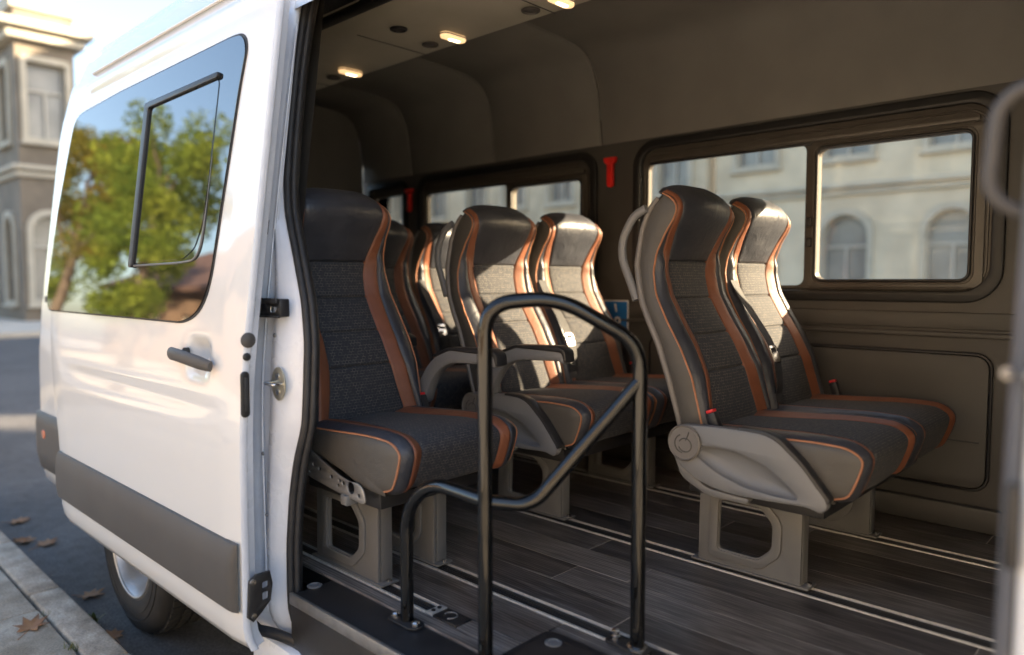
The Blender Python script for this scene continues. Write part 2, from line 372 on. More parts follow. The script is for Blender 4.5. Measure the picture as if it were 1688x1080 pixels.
# ------------------------------------------------------------------ buildings
def building(name, label, x0, x1, y0, y1, h, wallm, faces, floors, bay, ww, wh, base=1.1, arch=True, cat='building', group=None, roofm='slate', parapet=.5, over=1.):
    """faces: list of (axis, coordinate, outward sign, u0, u1)"""
    root = empty(name, ((x0+x1)/2, (y0+y1)/2, 0)); tag(root, label, cat, group)
    box('core', x0+.262, x1-.262, y0+.262, y1-.262, 0, h, 'pane_far', root)
    fh = (h-.6)/floors
    frames = {}
    for ax, cpos, sg, u0, u1 in faces:
        nb = max(1, int((u1-u0)/bay)); st = (u1-u0)/nb; holes = []; spots = []
        for k in range(floors):
            for i in range(nb):
                c = u0+st*(i+.5); zb = base+k*fh+(.0 if k else -.35); hh = wh*(1 if k else 1.15)
                a = rr(c-ww/2, c+ww/2, zb, zb+hh, [ww*.48 if (arch and k % 2 == 0) else .04]*2+[.02]*2, 5)
                holes.append(a); spots.append((c, zb, hh, k))
        pl = 'xz' if ax == 'y' else 'yz'
        plate('wall', [(u0+(.301 if ax == 'x' else 0), 0), (u1, 0), (u1, h), (u0+(.301 if ax == 'x' else 0), h)], holes, .3, pl, cpos-sg*.15, wallm, root)
        for c, zb, hh, k in spots:
            key = (ax, sg, round(hh, 2), arch and k % 2 == 0)
            if key not in frames:
                rad = ww*.48 if key[3] else .04
                o1 = rr(-ww/2, ww/2, 0, hh, [rad]*2+[.02]*2, 5)
                hs = [rr(-ww/2+.07, -.035, .08, hh*.62, .01, 2), rr(.035, ww/2-.07, .08, hh*.62, .01, 2), rr(-ww/2+.07, ww/2-.07, hh*.62+.07, hh-.07, [max(rad-.07, .01)]*2+[.01]*2, 5)]
                fm = plate_me(o1, hs, .06, pl, 0); fm.materials.append(M['sash'])
                sur = plate_me(rr(-ww/2-.16, ww/2+.16, -.12, hh+.18, [rad+.1]*2+[.02]*2, 5), [rr(-ww/2+.005, ww/2-.005, .005, hh-.005, [rad]*2+[.02]*2, 5)], .12, pl, 0); sur.materials.append(M['stone_trim'])
                sill = box_me(-ww/2-.22, ww/2+.22, -.12, .12, -.2, -.12, .02) if ax == 'y' else box_me(-.12, .12, -ww/2-.22, ww/2+.22, -.2, -.12, .02)
                sill.materials.append(M['stone_trim'])
                frames[key] = (fm, sur, sill)
            fm, sur, sill = frames[key]
            def put(nm, me, off, par):
                o = link(nm, me, None, par, True); p = (c, cpos+sg*off, zb) if ax == 'y' else (cpos+sg*off, c, zb)
                o.location = Vector(p)-(root.location if par is root else root.location+par.location); return o
            w = put('window', fm, -.2, root); put('surround', sur, .03, w); put('sill', sill, .06, w)
    for zz, d, t in [(h*.0+fh+.25, .22, .3), (h-.75, .5, .45)]+([(fh*2+.25, .25, .28)] if floors > 2 else []):
        for k, dd in ((0, d), (1, d*.55)):
            box('cornice', x0-dd*over, x1+dd*over, y0-dd, y1+dd, zz-t*k*.7-t*.5, zz-t*k*.7, 'stone_trim', root, .03)
    box('roof', x0-.1*over, x1+.1*over, y0-.1, y1+.1, h-.31, h+parapet, roofm, root)
    return root
building('stone_building', 'grey stone corner building with heavy cornices behind the rear of the van', -52, -27.2, 6.25, 7.9, 10.2, 'stone3', [('y', 6.25, -1, -52, -27.2), ('x', -27.2, 1, 6.25, 7.9)], 2, 2.6, 1.1, 2.4, roofm='stone_trim', parapet=.12)
building('stone_building', 'pale lower building beyond the grey stone corner building', -66, -54, 10.4, 22, 12.5, 'stone2', [('y', 10.4, -1, -66, -54), ('x', -54, 1, 10.4, 22)], 3, 3, 1.1, 2.0)
GF = 'facades seen through the van windows'
building('stone_building', 'cream stone building seen through the rearmost van windows', -44, -24.3, 24.6, 36, 14.5, 'stone2', [('y', 24.6, -1, -44, -24.3)], 4, 2.7, 1.25, 2.1, group=GF)
building('stone_building', 'beige stone building seen through the middle van window', -24, -13.2, 24, 36, 15, 'stone', [('y', 24, -1, -24, -13.2)], 4, 2.5, 1.3, 2.2, group=GF)
building('stone_building', 'pale yellow stone building with arched windows seen through the sliding window', -13, -.95, 24.3, 27, 17.5, 'stone2', [('y', 24.3, -1, -13, -.95)], 4, 2.9, 1.4, 2.4, group=GF, over=.02)
building('stone_building', 'unseen wide grey stone house added across the square to shade the road', -.93, 10.9, 24.2, 27, 15.2, 'stone3', [('y', 24.2, -1, -.93, 10.9)], 4, 2.4, 1.1, 1.9, over=.02)  # added out of view; its shadow bounds the sunlit strip of road
building('stone_building', 'unseen slim stone tower house added beyond the alley to shade the road', 14.8, 16.2, 24.2, 27, 14.8, 'stone', [('y', 24.2, -1, 14.8, 16.2)], 4, 1.3, .6, 1.9, over=.02)  # invented tower out of view, only there to cast shade
building('stone_building', 'unseen dark brown brick building added behind the camera for bounce light', -9, 16, -22, -13, 8.5, 'dark_brick', [('y', -13, 1, -9, 16)], 3, 2.8, 1.2, 1.8)  # added out of view to bounce sunlight; dark brick keeps the bounce low
# small brown house reflected in the door window
hs = empty('brown_house', (-27, -13, 0)); tag(hs, 'brown house with red tiled roof reflected in the door window', 'house')
plate('wall', [(-34, 0), (-20, 0), (-20, 3.6), (-34, 3.6)], [rr(x, x+1.1, .9, 2.6, .02, 1) for x in (-32.5, -29.6, -26.6, -23.4)], .25, 'xz', -9.2, 'brown_wall', hs)
box('side_wall', -20.26, -20, -17, -9.33, 0, 3.6, 'brown_wall', hs); box('side_wall', -34, -33.74, -17, -9.33, 0, 3.6, 'brown_wall', hs)
box('interior', -33.7, -20.3, -17, -9.9, 0, 3.5, 'pane_far', hs)
for x in (-32.5, -29.6, -26.6, -23.4):
    w = plate('window', rr(x, x+1.1, .9, 2.6, .02, 1), [rr(x+.07, x+.52, .98, 2.52, .01, 1), rr(x+.58, x+1.03, .98, 2.52, .01, 1)], .06, 'xz', -9.25, 'sash', hs)
rf = [[(x, -8.6, 3.45), (x, -13, 6.2), (x, -17.4, 3.45), (x, -17.4, 3.65), (x, -13, 6.42), (x, -8.6, 3.65)] for x in (-34.6, -19.4)]
v, f = loft(rf, True); f += [tuple(range(6)), tuple(range(6, 12))]; link('roof', mesh('roof', v, f, False), 'red_roof', hs)
fence = empty('timber_fence', (-16, -7.2, .12)); tag(fence, 'brown timber board fence below the reflected tree', 'fence')
for i in range(46):
    box('board', -21+i*.2, -20.815+i*.2, -7.23, -7.205, .13, 1.75+random.uniform(-.03, .03), 'brown_wall', fence)
for zz in (.5, 1.4): box('rail', -21, -11.8, -7.29, -7.235, zz, zz+.09, 'brown_wall', fence)

def tree(name, label, base, h, crown_c, crown_r, nleaf, lm, seed, group=None):
    rnd = random.Random(seed); root = empty(name, base); tag(root, label, 'tree', group)
    tv = []; tf = []
    def limb(a, b, r0, r1):
        nonlocal tv, tf
        a = Vector(a); b = Vector(b); pts = []
        for k in range(6):
            t = k/5; p = a.lerp(b, t)+Vector((rnd.uniform(-1, 1), rnd.uniform(-1, 1), 0))*.05*(b-a).length*math.sin(math.pi*t); pts.append(p)
        me = tube_me(pts, [r0+(r1-r0)*k/5 for k in range(6)], 8); o = len(tv)
        tv += [v.co.copy() for v in me.vertices]; tf += [tuple(o+i for i in p.vertices) for p in me.polygons]; bpy.data.meshes.remove(me)
    B = Vector(base); top = B+Vector((0, 0, h*.45)); limb(B, top, .2, .13); limb(top, B+Vector((.1, 0, h*.85)), .13, .04)
    cl = []
    for k in range(46):
        while True:
            d = Vector((rnd.uniform(-1, 1), rnd.uniform(-1, 1), rnd.uniform(-1, 1)))
            if .25 < d.length < 1: break
        c = Vector(crown_c)+Vector((d.x*crown_r[0], d.y*crown_r[1], d.z*crown_r[2])); cl.append((c, rnd.uniform(.35, .62)))
        if k % 3 == 0: limb(B+Vector((0, 0, h*rnd.uniform(.35, .7))), c, .05, .012)
    link('trunk', mesh('trunk', tv, tf, True), 'bark', root)
    lv = []; lf = []
    for i in range(nleaf):
        c, r = cl[i % len(cl)]; d = Vector((rnd.gauss(0, 1), rnd.gauss(0, 1), rnd.gauss(0, .8))).normalized()*r*rnd.random()**.4; p = c+d*1.2
        u = Vector((rnd.gauss(0, 1), rnd.gauss(0, 1), rnd.gauss(0, .5))).normalized(); w = u.orthogonal().normalized(); s = rnd.uniform(.045, .10)
        o = len(lv); lv += [p-u*s, p+w*s*.6, p+u*s, p-w*s*.6]; lf.append((o, o+1, o+2, o+3))
    link('crown', mesh('crown', lv, lf, False), lm, root); return root
GT = 'trees along the pavement behind the camera'
tree('street_tree', 'bright green street tree reflected in the middle of the door window', (-19.5, -5.0, .12), 7.5, (-19.5, -5.0, 4.6), (1.9, 1.5, 3.0), 16000, 'leaves', 3, GT)
tree('street_tree', 'yellowing tree behind the bright green one in the reflection', (-25.5, -5.0, .12), 8.6, (-25.5, -5.0, 6.0), (2.0, 1.8, 2.6), 12000, 'leaves_warm', 5, GT)
tree('street_tree', 'low green tree farthest back in the door window reflection', (-31, -5.0, .12), 7, (-31, -5.0, 4.2), (2.4, 2.0, 2.8), 10000, 'leaves', 9, GT)

# ------------------------------------------------------------------ van
van = empty('passenger_van', (-2, 2, 0)); tag(van, 'white high roof passenger van parked at the kerb, side door slid open', 'van')
XR = -4.25          # rear
# rear body side, near: outer skin
zs = [.40, .46, .52, .6, .7, .85, 1.0, 1.1, 1.2, 1.3, 1.45, 1.6, 1.8, 2.0, 2.12, 2.2]
def sec_near():
    p = [(Yd(z)+.125, z) for z in zs]
    y0 = p[-1][0]
    p += [(y0+.018, 2.30), (y0+.03, 2.36), (y0+.052, 2.375), (y0+.085, 2.47), (y0+.15, 2.56), (y0+.25, 2.62), (y0+.40, 2.66), (y0+.62, 2.685), (y0+.95, 2.695)]
    return p
SN = sec_near(); CY = 2.03
SF = [(2*CY-y, z) for y, z in reversed(SN[15:-1])]
SEC = SN+SF
def body_rows(sec, xs, rear=True, rc=.16):
    rows = []
    if rear:
        for k in range(7, -1, -1):
            a = k/7*math.pi/2; inn = rc*(1-math.cos(a)); x = XR+rc-rc*math.sin(a)
            rows.append([(x+max(0, z-2.1)*.35*(1 if k else 0.9), y+inn*(1 if y < CY else -1)*min(1, abs(y-CY)/.6), z-inn*max(0, (z-2.1))*1.2) for y, z in sec])
    for x in xs: rows.append([(x, y, z) for y, z in sec])
    return rows
grid_obj('body_side', body_rows(SN[:16], [-3.7, -3.3, -2.8, -2.4, -1.93]), 'paint', van, angle=50)
rowsR = body_rows(SN[15:]+SF, [-3.7, -3.3, -2.8, -2.4, -1.9, -1.2, -.6, .1, .8])
grid_obj('roof', rowsR, 'paint', van, angle=50)
# roof drip moulding line
tube('drip_moulding', [(x, Yd(2.2)+.125+.028, 2.365) for x in (-3.72, -3, -2, -1, 0, .8)], .006, 'paint', van, 8)
# rear end
rear = [(y, z) for y, z in SEC]
rw = plate('rear_door', [(y+(.16 if y < CY else -.16), z-.03) for y, z in SN[1:16]]+[(CY-.6, 2.5), (CY+.6, 2.5)]+[(2*CY-y-.16, z-.03) for y, z in reversed(SN[1:16])], [], .03, 'yz', XR+.03, 'paint', van)
tl = []
for k in range(9):
    a = k/8*math.pi/2; tl.append((XR-.004+.16-.168*math.sin(a), .168*(1-math.cos(a))-.006))
grid_obj('tail_light', [[(x, Yd(z)+.125+i, z) for z in (.92, 1.0, 1.1, 1.2, 1.3)] for x, i in tl[4:]], 'tail_red', van)
# bumper corner (dark) with reflector
bc = []
for k in range(9):
    a = k/8*math.pi/2; bc.append((XR-.02+.18-.18*math.sin(a), .18*(1-math.cos(a))-.022))
bc = [(-3.52, -.022), (-3.7, -.022)]+bc
bump_o = grid_obj('bumper_corner', [[(x, Yd(z)+.125+i+q, z) for z, q in ((.50, .05), (.52, .015), (.6, .0), (.74, .0), (.79, .006), (.80, .03))] for x, i in bc], 'trim', van)
lathe('reflector', [(0, 0), (.020, 0), (.022, .004), (.018, .01), (0, .012)], 'amber', bump_o, 16, 'y', (-3.98, Yd(.7)+.100, .70))
# rear wheel
wh = empty('wheel', (0, 0, 0)); wh.parent = van; wh.location = Vector((-3.12, 1.055, .355))-van.location
def wlathe(nm, prof_, m, par): 
    o = link(nm, lathe_me(prof_, 48, 'y', caps=False), m, par, True); return o
ty = wlathe('tyre', [(.20, .0), (.215, -.012), (.25, -.018), (.30, -.016), (.335, -.002), (.350, .02), (.355, .05), (.355, .19), (.345, .22), (.30, .235), (.22, .225)], 'tyre', wh)
rimo = wlathe('rim', [(.214, .002), (.212, -.010), (.206, -.012), (.200, -.004), (.194, .016), (.190, .022), (.182, .075), (.172, .085), (.150, .082), (.118, .062), (.095, .050), (.085, .030), (.07, .025), (.06, .045), (.0, .045)], 'rim', wh)
for k in range(6):
    a = k*math.pi/3; lathe('wheel_nut', [(0, -.02), (.012, -.018), (.013, .01), (0, .01)], 'steel', wh, 8, 'y', (.075*math.cos(a), .02, .075*math.sin(a)), True)
tv_ = []; tf_ = []
for k in range(64):
    for j, (ya, yb) in enumerate(((.028, .063), (.077, .108), (.122, .153), (.167, .20))):
        a0 = 2*math.pi*(k+.25*(j % 2)+.08)/64; a1 = 2*math.pi*(k+.25*(j % 2)+.86)/64; o_ = len(tv_)
        for r__ in (.350, .3615):
            for a_, y_ in ((a0, ya), (a1, ya), (a1, yb), (a0, yb)): tv_.append((r__*math.cos(a_), y_, r__*math.sin(a_)))
        tf_ += [(o_+4, o_+5, o_+6, o_+7)]+[(o_+q, o_+(q+1) % 4, o_+4+(q+1) % 4, o_+4+q) for q in range(4)]
link('tread', mesh('tread', tv_, tf_, False), 'tyre', wh, True)
for k in range(10):
    a = k*math.pi/5; lathe('vent_hole', [(0, .0), (.018, .0), (.018, .004), (0, .004)], 'black', wh, 14, 'y', (.155*math.cos(a), .0775, .155*math.sin(a)), True)
tube('rim_edge', [(.205*math.cos(a), -.010, .205*math.sin(a)) for a in [2*math.pi*k/48 for k in range(48)]], .005, 'rim', wh, 8, closed=True, local=True)
for r__ in (.262, .292): tube('sidewall_ring', [(r__*math.cos(a), -.0175, r__*math.sin(a)) for a in [2*math.pi*k/64 for k in range(64)]], .0022, 'tyre', wh, 6, closed=True, local=True)
box('underbody', -4.0, 1.2, 1.22, 2.84, .30, .42, 'black', van)
box('wheel_arch_liner', -3.46, -2.58, 1.30, 1.34, .35, .8, 'black', van)
box('chassis_rail', -3.9, 1.0, 1.33, 1.45, .24, .32, 'black', van)
# mud flap seen below the door
box('mud_flap', -3.50, -3.485, 1.06, 1.24, .34, .5, 'rubber', van, .004)

# ---- interior floor
floor = empty('floor', (0, 0, 0)); floor.parent = van; floor.location = Vector((-2, 2, .56))-van.location
box('floor_base', -4.0, .3, 1.335, 2.93, .50, .5625, 'black', floor)
box('floor_base', -4.0, -1.14, 1.16, 1.3345, .50, .5625, 'black', floor)
for a_, b_, c_, d_ in ((-3.95, .25, 1.4525, 1.9645), (-3.95, .25, 2.0365, 2.5415), (-3.95, .25, 2.6125, 2.92)): box('underlay', a_, b_, c_, d_, .5628, .5692, 'underlay', floor)
ZF = .570
def planks(y0, y1, nrow, x0, x1, seed, cut=None):
    rnd = random.Random(seed); w = (y1-y0)/nrow
    for r in range(nrow):
        x = x0-rnd.uniform(0, 1.0)
        while x < x1:
            L = 1.05; a = max(x, x0); b = min(x+L, x1)
            ya, yb = y0+r*w+.0011, y0+(r+1)*w-.0011
            if b-a > .02 and not (cut and yb < cut[1]+.002 and a > cut[0]):
                bb = b
                if cut and yb < cut[1]+.002 and b > cut[0]: bb = cut[0]
                o = link('plank', box_me(a+.0014-(a+bb)/2, bb-.0014-(a+bb)/2, -(yb-ya)/2, (yb-ya)/2, -.008, 0, .0006, 1), 'wood', floor, True)
                o.location = Vector(((a+bb)/2, (ya+yb)/2, ZF))-Vector((-2, 2, .56))
            x += L
CUT = (-1.14, 1.335)
planks(1.145, 1.187, 1, -3.95, -1.14, 1)
planks(1.245, 1.388, 1, -3.95, -1.14, 2)
planks(1.335, 1.388, 1, -1.139, .25, 12)
planks(1.452, 1.965, 4, -3.95, .25, 3)
planks(2.036, 2.542, 4, -3.95, .25, 4)
planks(2.612, 2.93, 2, -3.95, .25, 5)
planks(1.188, 1.2445, 1, -1.32, -1.14, 6)
def rail(y, x0, x1, w):
    r = box('seat_rail', x0, x1, y+.012, y+w-.006, .5635, .5655, 'black', van)
    box('rail_edge', x0, x1, y, y+.009, .560, .5730, 'alu', r, .002)
    box('rail_edge', x0, x1, y+w-.0035, y+w, .560, .5715, 'alu', r, .001)
    for k in (.33, .5, .67): box('rail_groove', x0, x1, y+w*k-.003, y+w*k+.003, .5658, .5695, 'black', r, .001)
    return r
rail(1.1885, -3.95, -1.44, .055); rail(1.3895, -3.95, .25, .061); rail(1.9665, -3.95, .25, .068); rail(2.5435, -3.95, .25, .067)
# rail end plate (alu) and black cover
e = box('rail_end', -1.438, -1.412, 1.1890, 1.2430, .5625, .5745, 'alu', van, .002)
for yy in (1.205, 1.226): lathe('screw', [(0, 0), (.006, 0), (.006, .0025), (0, .003)], 'black', e, 10, 'z', (-1.425, yy, .5745))
c = box('rail_cover', -1.411, -1.322, 1.1890, 1.2440, .5625, .5730, 'black', van, .003)
tube('emblem', [(-1.372+.018*math.cos(a), 1.217+.018*math.sin(a), .5735) for a in [i*.35-1.2 for i in range(14)]], .0022, 'seat_plastic', c, 6)
# ---- sill and step
s_out = 1.005
box('sill_top', -1.80, -1.14, s_out+.012, 1.1435, .50, .567, 'black', van, .006)
box('sill_edge', -1.80, -.2, s_out, s_out+.0115, .540, .5725, 'metal', van, .003)
box('sill_face', -1.80, -1.0, s_out+.004, s_out+.03, .33, .5395, 'sill', van, .004)
box('step_tread', -1.0, -.16, .97, 1.30, .28, .33, 'black', van, .006)
box('step_riser', -1.14, -.16, 1.30, 1.325, .30, .555, 'sill', van)
box('step_side', -1.14, -1.10, s_out+.031, 1.299, .30, .555, 'sill', van)
st = plate('step_edge_plate', fillet([(-1.142, 1.02, 0), (-1.142, 1.334, 0), (-.2, 1.334, 0), (-.2, 1.302, 0), (-1.02, 1.30, 0), (-1.10, 1.24, 0), (-1.105, 1.02, 0)], .06, 6, True) and [(p.x, p.y) for p in fillet([(-1.139, 1.02, 0), (-1.139, 1.333, 0), (-.2, 1.333, 0), (-.2, 1.302, 0), (-.9, 1.30, 0), (-1.09, 1.20, 0), (-1.10, 1.02, 0)], .03, 6, True)], [], .014, 'xy', .5695, 'black', van, .003)
for (x, y) in ((-1.085, 1.285), (-1.80, 1.085)):
    lathe('fixing_disc', [(0, 0), (.021, 0), (.021, .002), (.014, .0035), (.013, .0015), (0, .0015)], 'seat_plastic', van, 20, 'z', (x, y, .567 if x < -1.2 else .5765))
lathe('fixing_disc', [(0, 0), (.017, 0), (.017, .002), (0, .003)], 'zinc', van, 16, 'z', (-1.20, 1.06, .567))

# ---- C pillar jamb
seal = [(-1.905, 2.30), (-1.926, 2.236), (-1.944, 2.064), (-1.945, 1.888), (-1.935, 1.712), (-1.912, 1.623), (-1.836, 1.484), (-1.775, 1.368), (-1.742, 1.26), (-1.733, 1.13), (-1.735, 1.04), (-1.777, .94), (-1.803, .834), (-1.822, .693), (-1.824, .56), (-1.815, .46), (-1.79, .40), (-1.77, .28)]
seal_f = prof([(z, x) for x, z in reversed(seal)], 4)
rows = []; zz = np.linspace(.30, 2.32, 72)
for z in zz:
    xs_ = seal_f(z); y0 = Yd(z)
    a = Vector((-1.99, y0+.11, z)); b = Vector((-1.93, y0+.122, z)); c = Vector((-1.915, y0+.130, z)); s = Vector((xs_-.012, y0+.155, z))
    dent = .010*math.exp(-((z-1.18)/.22)**2)
    d1 = b.lerp(s, .45)+Vector((0, -.012-dent, 0)); d2 = b.lerp(s, .8)+Vector((0, -.010-dent, 0))
    rows.append([a, b, c+Vector((0, .006, 0)), b.lerp(s, .22)+Vector((0, .012, 0)), b.lerp(s, .32)+Vector((0, .008, 0)), d1, b.lerp(s, .62)+Vector((0, -.014-dent, 0)), d2, s])
jamb = grid_obj('door_jamb', rows, 'jamb', van)
sp = [(seal_f(z), Yd(z)+.16, z) for z in np.linspace(.42, 2.30, 60)]
for (ox, oy, r) in ((0, 0, .010), (.011, .014, .0085)):
    tube('weather_seal', [(x+ox, y+oy, z) for x, y, z in sp], r, 'rubber', van, 10)
grid_obj('pillar_trim', [[(seal_f(z)-.008, Yd(z)+.16, z), (seal_f(z)+.014, Yd(z)+.182, z), (seal_f(z)-.02, Yd(z)+.21, z), (-2.02, Yd(z)+.235, z), (-2.3, Yd(z)+.24, z)] for z in np.linspace(.45, 2.35, 40)], 'black', van)
# hardware on the jamb
yj = lambda z: Yd(z)+.14
h = box('door_catch', -1.935, -1.792, yj(1.36)-.045, yj(1.36)-.015, 1.331, 1.380, 'black', van, .004)
box('catch_ridge', -1.935, -1.795, yj(1.36)-.055, yj(1.36)-.0455, 1.367, 1.382, 'black', h, .003); box('catch_ridge', -1.935, -1.788, yj(1.36)-.055, yj(1.36)-.0455, 1.329, 1.335, 'black', h, .002)
box('catch_roller', -1.83, -1.803, yj(1.36)-.052, yj(1.36)-.046, 1.343, 1.360, 'steel', h, .005)
stp = plate('striker', [(p[0]*1.05-1.803, p[1]*1.35+1.152) for p in circ(0, 0, .0335, 28)], [], .004, 'xz', Yd(1.15)+.116, 'zinc', van, .001)
tube('striker_loop', fillet([(-1.826, Yd(1.15)+.114, 1.155), (-1.826, Yd(1.15)+.088, 1.155), (-1.784, Yd(1.15)+.088, 1.153), (-1.784, Yd(1.15)+.114, 1.153)], .008), .0048, 'steel', stp, 8)
for dz in (.021, -.021): lathe('striker_screw', [(0, -.003), (.0085, -.003), (.0085, 0), (0, 0)], 'steel', stp, 12, 'y', (-1.803, Yd(1.15)+.114, 1.152+dz))
lathe('jamb_plug', [(0, -.004), (.010, -.003), (.011, 0), (0, 0)], 'seat_plastic', van, 14, 'y', (-1.95, Yd(2.2)+.112, 2.222))
tube('strap', fillet([(-1.975, Yd(2.17)+.10, 2.185), (-1.962, Yd(2.17)+.088, 2.19), (-1.965, Yd(2.1)+.085, 2.12), (-1.985, Yd(2.1)+.09, 2.08)], .02), .013, 'black', van, 8, flat=.4)
us = box('hinge', -2.005, -1.955, Yd(2.1)+.075, Yd(2.1)+.092, 2.075, 2.105, 'black', van, .004)
box('hinge_lug', -2.0, -1.985, Yd(2.1)+.07, Yd(2.1)+.088, 2.02, 2.16, 'black', us, .004)
for z0, z1, r in ((1.60, 1.72, .006), (1.56, 1.60, .010), (1.40, 1.47, .004)):
    tube('edge_rubber', [(-1.945, Yd(z)+.112, z) for z in np.linspace(z0, z1, 6)], r, 'rubber', van, 8)
for z_, x_, r_ in ((.95, -1.885, .006), (.78, -1.87, .005), (1.28, -1.845, .007), (1.62, -1.965, .006), (1.80, -1.972, .005)):
    lathe('jamb_plug', [(0, -.003), (r_*.8, -.003), (r_, 0), (0, 0)], 'seat_plastic', van, 12, 'y', (x_, Yd(z_)+.118, z_))
tube('jamb_crease', [(-1.905+.012*math.sin(3*z), Yd(z)+.126, z) for z in np.linspace(.5, 2.15, 40)], .0035, 'jamb', van, 6)
# lower roller arm
tube('roller_arm', fillet([(-1.93, .93, .455), (-1.86, .985, .448), (-1.76, 1.03, .425), (-1.70, 1.06, .43)], .05), .017, 'black', van, 10, flat=.6)
box('sill_corner', -1.99, -1.74, .985, 1.1, .30, .418, 'jamb', van, .02)

# ---- sliding door
door = empty('sliding_door', (0, 0, 0)); door.parent = van; door.location = Vector((-2.6, .9, .45))-van.location
DX0, DX1 = -3.50, -1.80
def drear(z): return -3.36-.18*min(1, max(0, (z-.75)/.7)) if z < 1.7 else -3.54+.20*min(1, (z-1.7)/.5)
dz = sorted(set([.447, .452, .46, .48, .52, .56, .62, .7, .8, .9, 1.0, 1.05, 1.075, 1.09, 1.105, 1.2, 1.3, 1.45, 1.6, 1.75, 1.9, 2.0, 2.08, 2.13, 2.15, 2.16, 2.167, 2.18, 2.2, 2.215, 2.22]))
rows = []
for z in dz:
    xr = drear(z); row = []
    for k in range(25):
        t = k/24; x = xr+(DX1-xr)*t; y = Yd(z)
        if z < .455: y += .012
        if z > 2.215: y += .02
        e_ = min(t, 1-t)*(DX1-xr)
        if e_ < .005: y += .006
        y += .006*math.exp(-((z-1.083)/.014)**2)*min(1, max(0, (t-.08)*6))*min(1, max(0, (.97-t)*6))  # pressed swage line
        y += .004*math.exp(-((z-2.163)/.01)**2)
        # handle cup
        y += .014*math.exp(-(((x+2.06)/.062)**2)**2-(((z-1.213)/.052)**2)**2)
        row.append((x, y, z))
    rows.append(row)
# denser grid around the handle cup
xs2 = sorted(set(list(np.linspace(0, 1, 22))+[(x_-(-3.5))/(1.7) for x_ in np.linspace(-2.2, -1.92, 26)]))
dz2 = sorted(set(dz+list(np.round(np.linspace(1.12, 1.31, 22), 4))))
rows = []
for z in dz2:
    xr = drear(z); row = []
    for t in xs2:
        x = xr+(DX1-xr)*t; y = Yd(z)
        if z < .455: y += .012
        if z > 2.215: y += .02
        if t == 0 or t == 1: y += .008
        y += .006*math.exp(-((z-1.083)/.014)**2)*min(1, max(0, (t-.08)*6))*min(1, max(0, (.97-t)*6))
        y += .004*math.exp(-((z-2.163)/.01)**2)
        y += .022*math.exp(-(((x+2.05)/.066)**2)**2-(((z-1.213)/.050)**2)**2)
        row.append((x, y, z))
    rows.append(row)
grid_obj('door_skin', rows, 'paint', door)
# front edge of the door
ez = np.linspace(.447, 2.22, 50)
grid_obj('door_edge', [[(DX1-.0003, Yd(z)+.008, z), (DX1+.002, Yd(z)+.013, z), (DX1+.002, Yd(z)+.026, z), (DX1-.003, Yd(z)+.031, z), (DX1-.016, Yd(z)+.033, z), (DX1-.03, Yd(z)+.06, z), (DX1-.06, Yd(z)+.066, z), (DX1-.4, Yd(z)+.068, z)] for z in ez], 'jamb', door, angle=50)
grid_obj('door_inner', [[(DX1-.2, Yd(z)+.081, z), (-3.3, Yd(z)+.081, z)] for z in ez], 'paint', door)
# cladding strip
def strip_sec(x, e=1):
    return [(x, .864+.002, .558), (x, .864-.016*e, .563), (x, .864-.022*e, .60), (x, .864-.022*e, .68), (x, .864-.017*e, .725), (x, .864-.008*e, .742), (x, .864+.002, .744)]
SX = [(-3.335, .1), (-3.332, .8), (-3.32, 1), (-2.9, 1), (-2.4, 1), (-1.9, 1), (-1.84, 1), (-1.815, .85), (-1.806, .5), (-1.803, .1)]
grid_obj('cladding_strip', [strip_sec(x, e) for x, e in SX], 'trim', door, angle=35)
# door window: dark bonded glass following the door skin
wo = [(-2.019, 2.109), (-1.965, 2.103), (-1.938, 2.083), (-1.926, 2.05), (-1.945, 1.947), (-2.004, 1.45), (-2.022, 1.395), (-2.055, 1.352), (-2.105, 1.325), (-2.173, 1.310), (-3.46, 1.309), (-3.50, 1.315), (-3.523, 1.345), (-3.525, 1.40), (-3.50, 1.715), (-3.43, 1.98), (-3.405, 2.06), (-3.37, 2.09), (-3.30, 2.098), (-2.895, 2.108)]
wo = [(p.x, p.y) for p in fillet([(x, z, 0) for x, z in wo], .03, 4, True)]
def bend(me, off, y_of=Yd):
    for v in me.vertices: v.co.y = y_of(v.co.z)+v.co.y+off
def fine_plate(outline, holes, th, off, bev=0):
    me = plate_me(outline, holes, th, 'xz', 0., bev)
    bm = bmesh.new(); bm.from_mesh(me); 
    for z in np.arange(.5, 2.3, .04):
        bmesh.ops.bisect_plane(bm, geom=bm.verts[:]+bm.edges[:]+bm.faces[:], plane_co=(0, 0, z), plane_no=(0, 0, 1))
    bm.to_mesh(me); bm.free(); bend(me, off); return me
dw = link('window', fine_plate(wo, [], .005, -.0035), 'door_glass', door)
wg = link('window_gasket', fine_plate([(x+(.006 if x > -2.7 else -.006)*1, z+(.006 if z > 1.7 else -.006)) for x, z in wo], [], .003, -.0008), 'rubber', dw)
so_ = [(-2.584, 2.012), (-2.082, 2.016), (-2.065, 1.999), (-2.071, 1.70), (-2.085, 1.58), (-2.12, 1.515), (-2.191, 1.485), (-2.604, 1.478), (-2.596, 1.757)]
so_ = [(p.x, p.y) for p in fillet([(x, z, 0) for x, z in so_], .02, 4, True)]
sl = link('sliding_pane', fine_plate([(x*.985-.036+.004, (z-1.74)*.97+1.74) for x, z in so_], [], .004, -.006), 'door_glass', dw)
fr_o = [(-2.6075, 1.472), (-2.6075, 2.019), (-2.066, 2.021), (-2.066, 2.004), (-2.572, 1.999), (-2.578, 1.493), (-2.578, 1.472)]
link('slider_frame', fine_plate([(p.x, p.y) for p in fillet([(x, z, 0) for x, z in fr_o], .014, 4, True)], [], .012, -.010, .002), 'black', dw)
